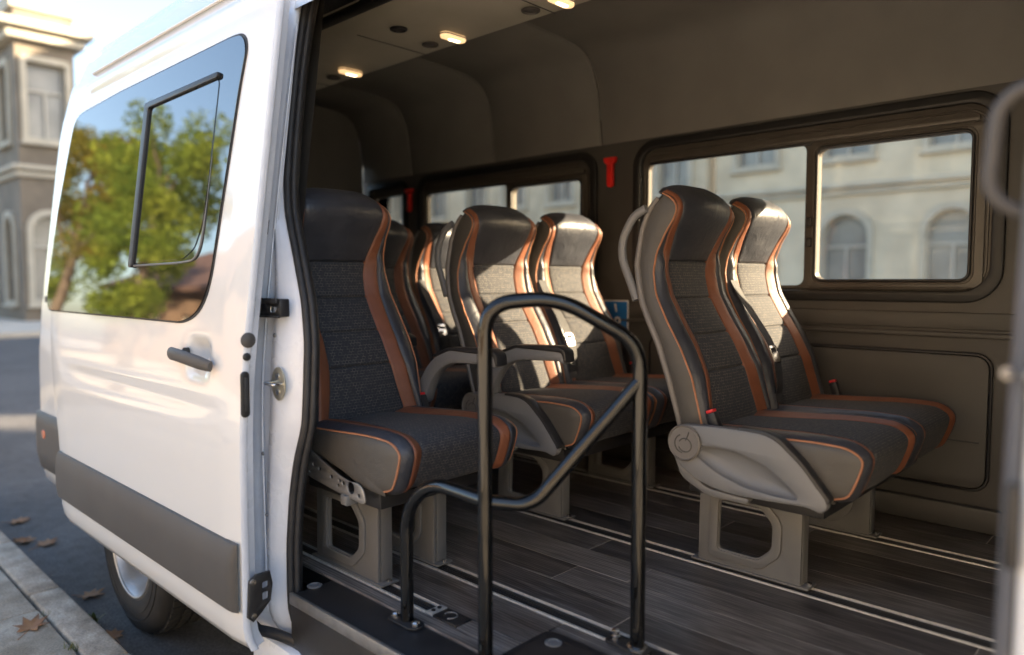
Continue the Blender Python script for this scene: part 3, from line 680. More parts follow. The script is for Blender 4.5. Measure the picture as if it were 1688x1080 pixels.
lip_ = fillet([(-2.575, 0, 1.4775), (-2.20, 0, 1.4815), (-2.085, 0, 1.49), (-2.0685, 0, 1.60), (-2.0625, 0, 1.78)], .10, 12)
tube('slider_lip', [(p.x, Yd(p.z)-.0075, p.z) for p in lip_], [.0034]*(len(lip_)-14)+[.0034-.0026*k/13 for k in range(14)], 'seat_plastic', dw, 6)
# pull handle
hz = 1.213
hb = []; hr_ = []
for k in range(26):
    t = k/25; x = -2.195+.262*t; y = Yd(hz)-.004-.036*math.sin(math.pi*min(1, .12+t*.80))**.8
    hb.append(Vector((x, y, hz+.006-.020*t+.010*math.sin(math.pi*t)))); hr_.append(.006+.013*math.sin(math.pi*min(.5, .06+t*2.2)) if t < .85 else .019-.004*(t-.85)/.15)
tube('handle', hb, hr_, 'trim', door, 14, flat=.55)
lathe('handle_lock', [(0, -.004), (.012, -.003), (.012, .01), (0, .01)], 'black', door, 14, 'y', (-2.12, Yd(1.22)-.006, 1.226))
# edge hardware: buffers, lock, guide
for z, r in ((1.275, .020), (1.232, .0105)):
    lathe('buffer', [(0, 0), (r, 0), (r, .004), (r*.7, .008), (0, .009)], 'trim' if r > .015 else 'black', door, 18, 'x', (DX1+.0015, Yd(z)+.017, z))
lk = plate('lock', rr(Yd(1.13)+.006, Yd(1.13)+.030, 1.075, 1.195, .011, 4), [], .008, 'yz', DX1+.005, 'black', door, .003)
box('lock_slot', DX1+.009, DX1+.013, Yd(1.13)+.012, Yd(1.13)+.026, 1.09, 1.18, 'rubber', lk, .003)
gd = plate('door_guide', [(.880, .545), (.886, .64), (.905, .655), (.945, .655), (.952, .62), (.945, .575), (.92, .55), (.895, .53)], [rr(.922, .94, .58, .602, .004, 3), rr(.922, .94, .612, .63, .004, 3)], .012, 'yz', DX1+.008, 'black', door, .003)
for z in (.64, .548): lathe('guide_bolt', [(0, 0), (.008, 0), (.008, .004), (0, .005)], 'steel', gd, 10, 'x', (DX1+.0145, .894, z))
# waist rail end on the body behind the door
box('waist_rail', -4.0, -3.45, Yd(1.34)+.105, Yd(1.34)+.123, 1.325, 1.355, 'trim', van, .004)
mir = box('camera_bracket', -4.285, -4.245, 1.15, 1.20, 1.66, 1.72, 'paint', van, .006)  # plain white camera bracket on the rear corner, gives no light

# ---- far wall with windows
wins = [(-1.965, -.497, 1.352, 2.066), (-3.545, -2.175, 1.352, 2.058), (-4.06, -3.645, 1.352, 2.05)]
RI = [.115, .10, .05]
inner = [rr(a+.03, b-.03, c_+.03, d_-.03, r-.02, 8) for (a, b, c_, d_), r in zip(wins, RI)]
wall = plate('side_wall', [(-4.12, .44), (.8, .44), (.8, 2.2), (-4.12, 2.2)], inner, .07, 'xz', 2.937, 'wall_trim', van)
box('added_bulkhead', .3, .34, 1.2, 2.9, .5, 2.5, 'wall_trim', van)  # invented bulkhead across the open cab; light enters by windows and door alone
for i, ((a, b, c_, d_), r) in enumerate(zip(wins, RI)):
    w = plate('window', rr(a, b, c_, d_, r, 8), [rr(a+.040, b-.040, c_+.040, d_-.040, r-.028, 8)], .022, 'xz', 2.893, 'seal_black', van, .008)
    a2, b2, c2, d2 = a+.036, b-.036, c_+.036, d_-.036
    if i < 2:
        mid = a2+(b2-a2)*.565
        lp = (a2+.035, mid-.03, c2+.022, d2-.068); rp = (mid+.022, b2-.07, c2+.045, d2-.095)
        holes = [rr(*lp, .03, 5), rr(*rp, .03, 5)]
        plate('frame', rr(a2, b2, c2, d2, r-.03, 8), holes, .03, 'xz', 2.925, 'win_frame', w, .003)
        tube('frame_bead', [(x, 2.9085, z) for x, z in rr(a2+.018, b2-.018, c2+.012, d2-.024, r-.04, 8)], .0045, 'win_frame', w, 6, closed=True)
        box('track', a2+.05, b2-.05, 2.898, 2.912, d2-.062, d2-.045, 'win_frame', w, .002)
        box('track_lip', a2+.05, b2-.05, 2.900, 2.912, d2-.075, d2-.066, 'black', w, .001)
        sf = plate('sliding_frame', rr(rp[0]-.030, rp[1]+.045, rp[2]-.030, rp[3]+.028, .012, 4), [rr(*rp, .028, 6)], .012, 'xz', 2.903, 'win_frame', w, .002)
        tube('sliding_gasket', [(x, 2.896, z) for x, z in rr(rp[0]-.004, rp[1]+.004, rp[2]-.004, rp[3]+.004, .03, 6)], .0055, 'black', sf, 8, closed=True)
        tube('sliding_bead', [(x, 2.897, z) for x, z in rr(rp[0]-.014, rp[1]+.014, rp[2]-.014, rp[3]+.014, .036, 6)], .004, 'win_frame', sf, 6, closed=True)
        for zz_ in (1.56, 1.64): box('latch', rp[0]-.036, rp[0]-.016, 2.885, 2.8965, zz_, zz_+.034, 'black', sf, .003)
        plate('pane', rr(lp[0]-.008, lp[1]+.008, lp[2]-.008, lp[3]+.008, .03, 5), [], .004, 'xz', 2.930, 'glass', w)
        plate('pane', rr(rp[0]-.008, rp[1]+.008, rp[2]-.008, rp[3]+.008, .03, 5), [], .004, 'xz', 2.916, 'glass', w)
    else:
        plate('frame', rr(a2, b2, c2, d2, .03, 5), [rr(a2+.012, b2-.012, c2+.02, d2-.05, .03, 5)], .03, 'xz', 2.925, 'win_frame', w, .003)
        plate('pane', rr(a2+.005, b2-.005, c2+.012, d2-.042, .03, 5), [], .004, 'xz', 2.930, 'glass', w)
# ledge and padded panels below the windows
box('ledge', -4.0, .3, 2.884, 2.9015, 1.232, 1.250, 'wall_trim', van, .005)
box('wall_strip', -4.0, .3, 2.890, 2.9015, 1.26, 1.318, 'wall_trim', van, .005)
for a, b in ((-1.86, -.525), (-3.85, -2.05)):
    p = plate('wall_card', rr(a, b, .715, 1.172, .045, 6), [], .018, 'xz', 2.893, 'wall_trim', van, .006)
    tube('card_bead', [(x, 2.891, z) for x, z in rr(a-.006, b+.006, .709, 1.178, .05, 6)], .0055, 'black', p, 6, closed=True)
    box('card_seam', a+.02, b-.02, 2.8815, 2.886, .872, .880, 'black', p, .002)
box('kick_panel', -4.0, .3, 2.868, 2.9015, .571, .655, 'wall_trim', van, .01)
# headliner panels
HL = [(2.888, 2.075), (2.878, 2.15), (2.866, 2.24), (2.852, 2.33), (2.832, 2.39), (2.802, 2.44), (2.757, 2.475), (2.69, 2.497), (2.58, 2.508), (2.40, 2.515), (2.1, 2.52), (1.7, 2.52), (1.45, 2.50), (1.33, 2.455), (1.27, 2.39), (1.235, 2.30)]
HL = [(p.x, p.y) for p in fillet([(y, z, 0) for y, z in HL], .03, 3)]
for a, b in ((-4.09, -3.592), (-3.588, -2.872), (-2.868, -2.152), (-2.148, .3)):
    rws = []
    for x, d in ((a, .010), (a+.003, .003), (a+.008, 0), ((a+b)/2, 0), (b-.008, 0), (b-.003, .003), (b, .010)):
        row = []
        for j, (y, z) in enumerate(HL):
            j0 = max(0, j-1); j1 = min(len(HL)-1, j+1); ty_, tz_ = HL[j1][0]-HL[j0][0], HL[j1][1]-HL[j0][1]; l_ = math.hypot(ty_, tz_)
            row.append((x, y-tz_/l_*-d if False else y+(tz_/l_)*d*(1 if True else 0), z-(ty_/l_)*d))
        rws.append(row)
    grid_obj('headliner_panel', rws, 'headliner', van)
plate('end_wall', [(1.20, .45), (2.86, .45), (2.86, 2.2), (2.82, 2.40), (2.70, 2.53), (2.4, 2.57), (1.6, 2.57), (1.36, 2.52), (1.25, 2.40), (1.20, 2.2)], [], .03, 'yz', -4.08, 'headliner', van)
grid_obj('wall_trim', [[(-1.98, Yd(z)+.25, z), (-4.02, Yd(z)+.25, z)] for z in np.linspace(.5, 2.36, 24)], 'wall_trim', van)
# opening head, above the door
box('opening_head', -1.95, .3, Yd(2.25)+.14, 1.27, 2.275, 2.34, 'black', van, .01)
# ceiling duct with lamps and nozzles
dk = []
DP = [(2.105, 2.515), (2.105, 2.425), (2.10, 2.408), (2.085, 2.400), (1.80, 2.398), (1.72, 2.402), (1.69, 2.415), (1.655, 2.45), (1.63, 2.515)]
duct = grid_obj('ceiling_duct', [[(x, y, z) for y, z in DP] for x in (-4.0, -3, -2, -1, .29)], 'duct', van, angle=50)
tube('duct_gap', [(x, 1.66, 2.452) for x in (-4, -2, .29)], .022, 'black', van, 8)
plate('ceiling_panel', [(-4.0, 1.27), (.29, 1.27), (.29, 1.63), (-4.0, 1.63)], [], .012, 'xy', 2.47, 'black', van, .004)
for x in (-2.49, -1.77, -3.23): box('duct_seam', x-.0015, x+.0015, 1.735, 2.092, 2.3968, 2.3985, 'black', duct)
for x in (-2.22, -2.93, -1.665):
    lm = plate('ceiling_lamp', [(px_*1.0+x, py_*1.0+2.0) for px_, py_ in rr(-.023, .023, -.060, .060, .0225, 8)], [], .022, 'xy', 2.391, 'lamp', van, .006)
    plate('bulb', [(px_+x, py_+2.006) for px_, py_ in rr(-.010, .010, -.028, .028, .0095, 6)], [], .003, 'xy', 2.3790, 'lamp_core', lm, .001)
    tube('bezel', [(px_+x, py_+2.0, 2.3935) for px_, py_ in rr(-.025, .025, -.062, .062, .0245, 8)], .0028, 'seat_plastic', lm, 6, closed=True)
    for dx_, y_, r_ in ((-.09, 1.80, .034), (-.145, 2.005, .034)):
        nz_ = lathe('air_nozzle', [(r_, 0), (r_, -.005), (r_*.84, -.007), (r_*.8, 0), (r_*.78, .004), (r_*.45, .002), (r_*.4, -.003), (0, -.003)], 'black' if y_ < 1.9 else 'trim', van, 24, 'z', (x+dx_, y_, 2.3965))
# ---- B pillar at the right edge
bp = []
for z in np.linspace(.35, 2.3, 30):
    y = Yd(z)+.125; o = .010*max(0, (z-1.3))
    bp.append([(-.150+o*.4, y+.004, z), (-.160+o, y+.012, z), (-.166+o, y+.02, z), (-.170+o, y+.032, z), (-.172+o, y+.05, z), (-.168+o, y+.075, z), (-.163+o, y+.09, z), (-.12, y+.16, z)])
pil = grid_obj('door_jamb', bp, 'jamb_grey', van)
tube('weather_seal', [(-.168+.010*max(0, z-1.3), Yd(z)+.215, z) for z in np.linspace(.4, 2.3, 20)], .008, 'rubber', van, 8)
grid_obj('body_side', [[(-.147, Yd(z)+.135, z), (-.143, Yd(z)+.126, z), (-.13, Yd(z)+.124, z), (.3, Yd(z)+.124, z), (.8, Yd(z)+.13, z)] for z in zs], 'paint', van)
tube('jamb_pin', [(-.166, 1.016, 1.322), (-.155, .985, 1.324), (-.14, .965, 1.326)], .0035, 'metal', van, 10)
lathe('jamb_pin_head', [(0, -.004), (.007, -.003), (.008, .003), (0, .005)], 'metal', van, 14, 'y', (-.166, 1.012, 1.322))
jl = box('latch', -.159, -.143, .983, .990, 1.10, 1.20, 'black', van, .004)
hp = fillet([(-.135, 1.09, 1.675), (-.200, 1.085, 1.655), (-.208, 1.085, 1.53), (-.145, 1.09, 1.50)], .035, 8)
tube('grab_handle', hp, .0095, 'trim', van, 12, flat=1.0)

# ------------------------------------------------------------------ seats (local frame: x forward, y across, z above the van floor)
P = prof([(.36, .05), (.40, .042), (.464, .03), (.583, .002), (.668, -.038), (.741, -.084), (.817, -.126), (.887, -.143), (.942, -.138), (1.003, -.112), (1.049, -.088), (1.083, -.078), (1.110, -.086), (1.132, -.104), (1.15, -.138)], 4)
Bk = prof([(.36, -.04), (.40, -.048), (.452, -.057), (.574, -.091), (.67, -.126), (.795, -.190), (.909, -.221), (1.015, -.212), (1.084, -.192), (1.125, -.170), (1.15, -.142)], 4)
Wd = prof([(.36, .205), (.46, .214), (.6, .219), (.74, .216), (.84, .206), (.92, .192), (1.0, .182), (1.08, .178), (1.13, .172), (1.15, .166)], 4)
Ci = prof([(.36, .155), (.45, .14), (.52, .125), (.6, .113), (.69, .107), (.78, .105), (.86, .108), (.92, .115), (.97, .127), (1.03, .141), (1.09, .147), (1.15, .142)], 4)
So = prof([(.36, .190), (.45, .184), (.5, .176), (.63, .158), (.75, .155), (.84, .156), (.92, .159), (1.0, .169), (1.08, .172), (1.15, .161)], 4)
SEAMS = [.592, .697, .805, .92]
def zrows(lo, hi, step=.018):
    z = list(np.arange(lo, hi, step))+[hi]
    for s in SEAMS:
        for d in (-.011, -.007, -.004, -.0015, 0, .0015, .004, .007, .011):
            if lo <= s+d <= hi: z.append(s+d)
    z = sorted(set(np.round(z, 5))); out = [z[0]]
    for q in z[1:]:
        if q-out[-1] > .0009: out.append(q)
    return out
def groove(d, w=.0035, a=.0045): return a*math.exp(-(d/w)**2)
def pillow(z):
    k = [.40]+SEAMS+[1.16]
    for a, b in zip(k, k[1:]):
        if a <= z <= b: return math.sin(math.pi*(z-a)/(b-a))**.6
    return 0
def sm(t): t = min(1, max(0, t)); return t*t*(3-2*t)
def front_x(z, a):
    """depth offset of the front face at |y|=a, height z"""
    ci, so, w = Ci(z), So(z), Wd(z); hd = sm((z-.90)/.06)
    edge = -.010*(1-hd)-.004*hd; peak = .004*(1-hd)-.006*hd
    if a <= ci:
        t = a/ci; x = edge+(.006*(1-hd)+.012*hd)*(1-t*t)+.0055*pillow(z)*(1-t**4)
        for s in SEAMS: x -= groove(z-s, .0032, .0065)
    elif a <= so:
        t = (a-ci)/(so-ci); x = edge+(peak-edge)*sm(t)+.002*math.sin(math.pi*t)
    else:
        t = (a-so)/(w-so); x = peak+.008*math.sin(math.pi*min(1, t*1.1))*(1-hd)-(peak+.012)*t**2.4
    x -= groove(a-ci)+groove(a-so, .003, .0035)
    return x
def zmap(z, a, w): return z if z < 1.0 else 1.0+(z-1.0)*(1-.20*(a/w)**4)
def bpoint(z, y): 
    a = abs(y); return (P(z)+front_x(z, a), y, zmap(z, a, Wd(z)))
def strip_grid(z_list, f0, f1, ts):
    rows = []; uv = []
    for z in z_list:
        a, b = f0(z), f1(z); row = []
        for t in ts: 
            y = a+(b-a)*t; row.append(bpoint(z, y)); uv.append((y, z))
        rows.append(row)
    return rows, uv
def fine_ts(n, e=(.0, .012, .03, .06)):
    return sorted(set(list(e)+[1-q for q in e]+[round(q, 5) for q in np.linspace(.1, .9, n)]))
ZL = zrows(.37, .92); ZH = zrows(.92, 1.15, .012); ZA = zrows(.37, 1.15, .014)
PARTS_BACK = []; PARTS_CUSH = []
def mk(name, rows, uv, m): 
    v, f = loft(rows); return (name, mesh(name, v, f, True, uv), m)
r_, u_ = strip_grid(ZL, lambda z: -Ci(z), lambda z: Ci(z), fine_ts(17)); BACK_MAIN = mk('backrest', r_, u_, 'fabric')
r_, u_ = strip_grid(ZH, lambda z: -Ci(z), lambda z: Ci(z), fine_ts(17)); PARTS_BACK.append(mk('headrest', r_, u_, 'leather_black'))
for sg in (-1, 1):
    r_, u_ = strip_grid(ZA, lambda z: sg*Ci(z), lambda z: sg*So(z), fine_ts(4, (0, .06, .14, .25))); PARTS_BACK.append(mk('trim_strip', r_, u_, 'leather_orange'))
    r_, u_ = strip_grid(ZA, lambda z: sg*So(z), lambda z: sg*Wd(z), fine_ts(6, (0, .04, .1, .18))); PARTS_BACK.append(mk('bolster', r_, u_, 'leather_black'))
    rows = []
    for z in ZA:
        w = Wd(z); x0 = P(z)-.012; x1 = Bk(z)+.012; row = []; zm = zmap(z, w, w)
        if x1 > x0-.004: x1 = x0-.004
        for t in (0, .08, .25, .5, .75, .92, 1): row.append((x0+(x1-x0)*t, sg*(w+.006*math.sin(math.pi*t)), zm))
        rows.append(row)
    PARTS_BACK.append(mk('side_panel', rows, None, 'leather_taupe'))
    pts = [(P(z)-.010, sg*(Wd(z)+.0005), zmap(z, 1, 1)) for z in np.linspace(.40, 1.148, 46)]
    PARTS_BACK.append(('piping', tube_me(pts, .0031, 6), 'piping'))
rows = []
for z in ZA[::2]+[1.15]:
    w = Wd(z); x1 = min(Bk(z)+.012, P(z)-.018); row = []
    for t in np.linspace(-1, 1, 15):
        a = abs(t); x = x1-.016*(1-a**6) if a < 1 else x1
        row.append((x, t*(w+.003), zmap(z, a*w, w)))
    rows.append(row)
PARTS_BACK.append(mk('back_shell', rows, None, 'shell'))
# edge lip of the shell, seen as a pale line from the side
for sg in (-1, 1):
    pts = [(min(Bk(z)+.008, P(z)-.02), sg*(Wd(z)+.001), zmap(z, 1, 1)) for z in np.linspace(.42, 1.13, 36)]
    PARTS_BACK.append(('shell_lip', tube_me(pts, [.0075+.003*math.sin(math.pi*k/35) for k in range(36)], 8), 'shell'))
# top seam cap
rows = []
for dx in (0, .3, .6, 1):
    rows.append([((1-dx)*(P(1.15)+front_x(1.15, abs(y)))+dx*(min(Bk(1.15)+.012, P(1.15)-.018)-.008), y, zmap(1.15, abs(y), Wd(1.15))+.003*math.sin(math.pi*dx)) for y in np.linspace(-Wd(1.15), Wd(1.15), 21)])
PARTS_BACK.append(mk('top_cap', rows, None, 'leather_black'))
# shoulder handle
HAND = tube_me([Vector(p) for p in fillet([(-.185, -.192, 1.075), (-.228, -.194, 1.055), (-.267, -.197, .985), (-.265, -.2, .925), (-.232, -.205, .86), (-.205, -.208, .80)], .04, 5)], .0135, 10, flat=.75)
# ---- cushion
path = fillet([(-.03, .442, 0), (.06, .447, 0), (.2, .455, 0), (.33, .463, 0), (.43, .459, 0), (.476, .428, 0), (.462, .372, 0), (.436, .312, 0), (.395, .300, 0)], .05, 6)
path = [(p.x, p.y) for p in path]
d_ = [0]
for a, b in zip(path, path[1:]): d_.append(d_[-1]+math.dist(a, b))
LT = d_[-1]
def pp(s): return (float(np.interp(s, d_, [p[0] for p in path])), float(np.interp(s, d_, [p[1] for p in path])))
def pn(s):
    a = pp(max(0, s-.006)); b = pp(min(LT, s+.006)); l = math.dist(a, b); return (-(b[1]-a[1])/l, (b[0]-a[0])/l)
WC = .2145
cci = prof([(0, .088), (.15, .098), (.30, .122), (.45, .142), (LT, .150)], 4); cso = prof([(0, .158), (.15, .162), (.3, .170), (.45, .177), (LT, .178)], 4)
def c_off(s, a):
    ci, so = cci(s), cso(s)
    if a <= ci: t = a/ci; x = -.007+.004*(1-t*t)
    elif a <= so: t = (a-ci)/(so-ci); x = -.007+.009*sm(t)
    else: t = (a-so)/(WC-so); x = .002-.015*t**2.3
    return x-groove(a-ci)-groove(a-so, .003, .0035)-groove(s-.40, .003, .0)
def cpt(s, y):
    x, z = pp(s); n = pn(s); o = c_off(s, abs(y)); return (x+n[0]*o, y, z+n[1]*o)
SS = list(np.linspace(0, LT, 44))
def cgrid(f0, f1, ts):
    rows = []; uv = []
    for s in SS:
        a, b = f0(s), f1(s); rows.append([cpt(s, a+(b-a)*t) for t in ts]); uv += [(a+(b-a)*t, s) for t in ts]
    return rows, uv
r_, u_ = cgrid(lambda s: -cci(s), lambda s: cci(s), fine_ts(15)); CUSH_MAIN = mk('cushion', r_, u_, 'fabric')
low = [(.395, .300), (.30, .305), (.2, .335), (.1, .355), (-.03, .365)]
for sg in (-1, 1):
    r_, u_ = cgrid(lambda s: sg*cci(s), lambda s: sg*cso(s), fine_ts(4, (0, .06, .14, .25))); PARTS_CUSH.append(mk('trim_strip', r_, u_, 'leather_orange'))
    r_, u_ = cgrid(lambda s: sg*cso(s), lambda s: sg*WC, fine_ts(5, (0, .05, .12, .2))); PARTS_CUSH.append(mk('bolster', r_, u_, 'leather_black'))
    edge = [cpt(s, sg*WC) for s in SS]
    PARTS_CUSH.append(('piping', tube_me([(p[0], sg*(WC+.001), p[2]) for p in edge[6:]], .0031, 6), 'piping'))
    ring = [(p[0], p[2]) for p in edge]+low; cxm, czm = .20, .39
    v = []; f = []; n = len(ring)
    for k, (sc, out) in enumerate(((1, 0), (.94, .006), (.8, .010), (.5, .012), (.2, .0125))):
        v += [(cxm+(x-cxm)*sc, sg*(WC+out), czm+(z-czm)*sc) for x, z in ring]
    for k in range(4):
        for j in range(n): f.append((k*n+j, k*n+(j+1) % n, (k+1)*n+(j+1) % n, (k+1)*n+j))
    f.append(tuple(range(4*n, 5*n))); PARTS_CUSH.append(('side_panel', mesh('side_panel', v, f, True), 'leather_taupe'))
PARTS_CUSH.append(mk('cushion_base', [[(x, y, z) for x, z in [(.395, .301)]+low[1:]+[(-.03, .44)]] for y in (-WC, 0, WC)], None, 'black'))
# ---- pedestal plate (thick, with a cut-out) : local y=0 at its near face
PED = plate_me([(-.055, .0), (.26, .0), (.262, .245), (-.052, .245)], [[(p.x, p.y) for p in fillet([(.012, .055, 0), (.135, .055, 0), (.175, .092, 0), (.177, .165, 0), (.140, .205, 0), (.016, .205, 0)], .014, 4, True)]], .012, 'xz', .007, .003)
PEDR = plate_me([(p.x, p.y) for p in fillet([(-.018, .026, 0), (.146, .026, 0), (.205, .080, 0), (.207, .177, 0), (.152, .234, 0), (-.014, .234, 0)], .02, 4, True)], [[(p.x, p.y) for p in fillet([(.010, .052, 0), (.137, .052, 0), (.178, .090, 0), (.180, .167, 0), (.142, .208, 0), (.014, .208, 0)], .014, 4, True)]], .008, 'xz', -.002, .003)
PFL = box_me(.2535, .2615, .0135, .052, .004, .243, .002); PFLR = box_me(-.0545, -.0465, .0135, .052, .004, .243, .002)
PFOOT = box_me(-.075, .285, -.006, .056, .0035, .010, .002)
BOLT = lathe_me([(0, 0), (.008, 0), (.008, .006), (0, .007)], 10, 'z')
def inst(name, me, m, parent, y=0, x=0, z=0, rz=0):
    o = link(name, me, m, parent, True); o.location = (x, y, z); return o
def add_seat(root, y):
    nm, me, m = BACK_MAIN; b = inst(nm, me, m, root, y)
    for nm, me, m in PARTS_BACK: inst(nm, me, m, b)
    nm, me, m = CUSH_MAIN; c = inst(nm, me, m, root, y)
    for nm, me, m in PARTS_CUSH: inst(nm, me, m, c)
    return b, c
def add_ped(root, y):
    p = inst('pedestal', PED, 'pedestal', root, y); inst('pressed_rim', PEDR, 'pedestal', p); inst('flange', PFL, 'pedestal', p); inst('flange', PFLR, 'pedestal', p); inst('foot_plate', PFOOT, 'pedestal', p)
    for bx_ in (-.066, .275): inst('foot_bolt', BOLT, 'steel', p, .03, bx_, .010)
    return p
def ribbon(pts, w, wd=(0, 1, 0)):
    wd = Vector(wd); rows = [[Vector(p)-wd*w/2, Vector(p)+wd*w/2] for p in pts]; v, f = loft(rows)
    rows2 = [[Vector(p)-wd*w/2+Vector((.0022, 0, 0)), Vector(p)+wd*w/2+Vector((.0022, 0, 0))] for p in pts]; v2, f2 = loft(rows2); n = len(v)
    return mesh('belt', v+v2, f+[tuple(i+n for i in q) for q in f2]+[(2*i, 2*i+2, 2*i+2+n, 2*i+n) for i in range(len(pts)-1)]+[(2*i+1, 2*i+3, 2*i+3+n, 2*i+1+n) for i in range(len(pts)-1)], False)
bp_ = []
for k in range(16):
    t = k/15; z = .86-.40*t; y = -.188+.010*t
    q = bpoint(z, y); bp_.append((q[0]+.006+.02*math.sin(math.pi*t), y, q[2]))
BELT = ribbon(bp_, .046)
TONGUE = plate_me(rr(-.026, .026, 0, .06, .009, 4), [rr(-.017, .017, .036, .048, .004, 3)], .004, 'yz', 0, .001)
BUCK = box_me(-.014, .014, -.013, .013, 0, .075, .005); BUCKT = box_me(-.012, .012, -.0105, .0105, .0745, .084, .003)
def add_belt(b, c, root, y):
    be = inst('belt', BELT, 'belt', root, y); k = 9; q = bp_[k]
    t = inst('belt_tongue', TONGUE, 'steel', be, q[1], q[0]+.014, q[2]-.03); t.rotation_euler = (0, math.radians(-22), 0)
def add_buckle(root, x, y, z, rx=0, ry=.5):
    b = inst('buckle', BUCK, 'black', root, y, x, z); b.rotation_euler = (rx, ry, 0); inst('buckle_button', BUCKT, 'red_buckle', b)
# ---- side shield
so_l = [(-.05, .433), (-.03, .450), (-.002, .456), (.085, .461), (.164, .463), (.225, .461), (.262, .448), (.324, .396), (.39, .319), (.395, .30), (.378, .281), (.341, .292), (.25, .286), (.16, .283), (.088, .289), (.03, .306), (-.02, .338), (-.049, .371)]
so_l = [(p.x, p.y) for p in fillet([(x, z, 0) for x, z in so_l], .018, 4, True)]
lens = [(p.x, p.y) for p in fillet([(.012, .392, 0), (.07, .404, 0), (.15, .402, 0), (.23, .378, 0), (.29, .338, 0), (.325, .306, 0), (.27, .304, 0), (.18, .310, 0), (.10, .334, 0), (.04, .368, 0)], .02, 4, True)]
SHIELD = plate_me(so_l, [lens], .030, 'xz', 0, .007)
lc = (sum(p[0] for p in lens)/len(lens), sum(p[1] for p in lens)/len(lens)); v = []; f = []; n = len(lens)
for sc, dy in ((1.02, -.009), (.95, .000), (.82, .006), (.55, .011), (.2, .0125)): v += [(lc[0]+(x-lc[0])*sc, dy, lc[1]+(z-lc[1])*sc) for x, z in lens]
for k in range(4):
    for j in range(n): f.append((k*n+j, k*n+(j+1) % n, (k+1)*n+(j+1) % n, (k+1)*n+j))
f.append(tuple(range(4*n, 5*n))); BOWL = mesh('bowl', v, f, True)
STRIP = [(p.x, p.y) for p in fillet([(.15, .447, 0), (.222, .445, 0), (.252, .434, 0), (.313, .384, 0), (.372, .316, 0), (.392, .305, 0), (.400, .318, 0), (.330, .402, 0), (.268, .456, 0), (.228, .470, 0), (.15, .470, 0)], .012, 4, True)]
EDGE = plate_me(STRIP, [], .036, 'xz', .006, .006)
CAPR = lathe_me([(0, .004), (.046, .004), (.050, .0), (.051, -.008), (.0475, -.012), (.045, -.0085), (.042, -.0085), (0, -.0095)], 36, 'y')
EMB1 = tube_me([(.020*math.cos(a)+.004, -.0095, .019*math.sin(a)-.006) for a in [math.radians(200+i*12) for i in range(27)]], .0016, 6)
EMB2 = tube_me([(.026*math.cos(a)-.002, -.0095, .026*math.sin(a)-.003) for a in [math.radians(112+i*9) for i in range(18)]], .0016, 6)
EMB3 = tube_me([(.006, -.0095, .008), (.012, -.0095, .020), (.016, -.0095, .033)], .0016, 6)
def add_shield(root, y):
    s = inst('side_shield', SHIELD, 'seat_plastic', root, y); inst('pressed_bowl', BOWL, 'seat_plastic', s); inst('edge_trim', EDGE, 'black', s)
    cp = inst('pivot_cap', CAPR, 'shell', s, -.015, .0, .405)
    for e_ in (EMB1, EMB2, EMB3): inst('emblem', e_, 'trim', s, -.015, .0, .405)
    t_ = inst('lip', LIP, 'pedestal', s)
    return s
LIP = plate_me([(p.x, p.y) for p in fillet([(-.045, .36, 0), (.06, .285, 0), (.19, .278, 0), (.18, .262, 0), (.06, .262, 0), (-.02, .30, 0)], .02, 4, True)], [], .03, 'xz', .012, .006)
ARM_O = [(.00, .445), (.035, .52), (.075, .575), (.125, .615), (.19, .636), (.37, .642), (.395, .632), (.405, .60), (.395, .59), (.375, .600), (.20, .592), (.15, .574), (.115, .545), (.085, .500), (.065, .445)]
ARM = plate_me([(p.x, p.y) for p in fillet([(x, z, 0) for x, z in ARM_O], .018, 4, True)], [], .042, 'xz', 0, .009)
ARMPAD = plate_me([(p.x, p.y) for p in fillet([(.11, .615, 0), (.185, .643, 0), (.375, .650, 0), (.408, .636, 0), (.412, .60, 0), (.402, .597, 0), (.392, .628, 0), (.19, .633, 0), (.115, .605, 0)], .01, 3, True)], [], .048, 'xz', 0, .005)
def add_arm(root, y, x=0):
    a = inst('armrest', ARM, 'seat_plastic', root, y, x); inst('armrest_pad', ARMPAD, 'black', a)
GS = 'double seats along the windows'
def double_seat(x, label, arm=False):
    root = empty('double_seat', (x, 2.30, .57)); tag(root, label, 'seat', GS)
    for y in (-.2225, .2225):
        b, c = add_seat(root, y); add_belt(b, c, root, y) if y > 0 else None
        if y < 0: inst('shoulder_handle', HAND, 'seat_plastic', b)
    add_ped(root, -.305); add_ped(root, .265)
    box('seat_frame', -.03, .36, -.41, .41, .245, .30, 'black', root, .006, local=True)
    add_shield(root, -.2225-WC-.034)
    add_buckle(root, .075, -.2225-.200, .418, 0, -.4); add_buckle(root, .10, .2225+.19, .42, 0, -.3)
    if arm: add_arm(root, -.2225-WC-.045, .035)
    return root
A_X = -1.05
double_seat(A_X, 'double seat nearest the camera, below the large side window, grey shield with round cap')
double_seat(A_X-.865, 'middle double seat, behind the black guard rail, with aisle armrest', True)
double_seat(A_X-1.66, 'rearmost double seat, half hidden behind the single seat', True)
single = empty('single_seat', (A_X-.87, 1.345, .57)); tag(single, 'single seat beside the open sliding door, perforated bracket on its side', 'seat')
b, c = add_seat(single, 0)
add_ped(single, -.145); add_ped(single, .060)
box('seat_frame', -.02, .34, -.19, .19, .245, .292, 'black', single, .006, local=True)
add_arm(single, WC+.035, -.045); add_buckle(single, .045, WC+.004, .405, 0, -.4)
br_o = [(-.045, .415), (-.03, .425), (-.01, .40), (.04, .385), (.13, .352), (.22, .325), (.27, .318), (.300, .322), (.325, .308), (.335, .275), (.32, .268), (.20, .278), (.08, .292), (-.03, .312), (-.06, .318), (-.062, .335)]
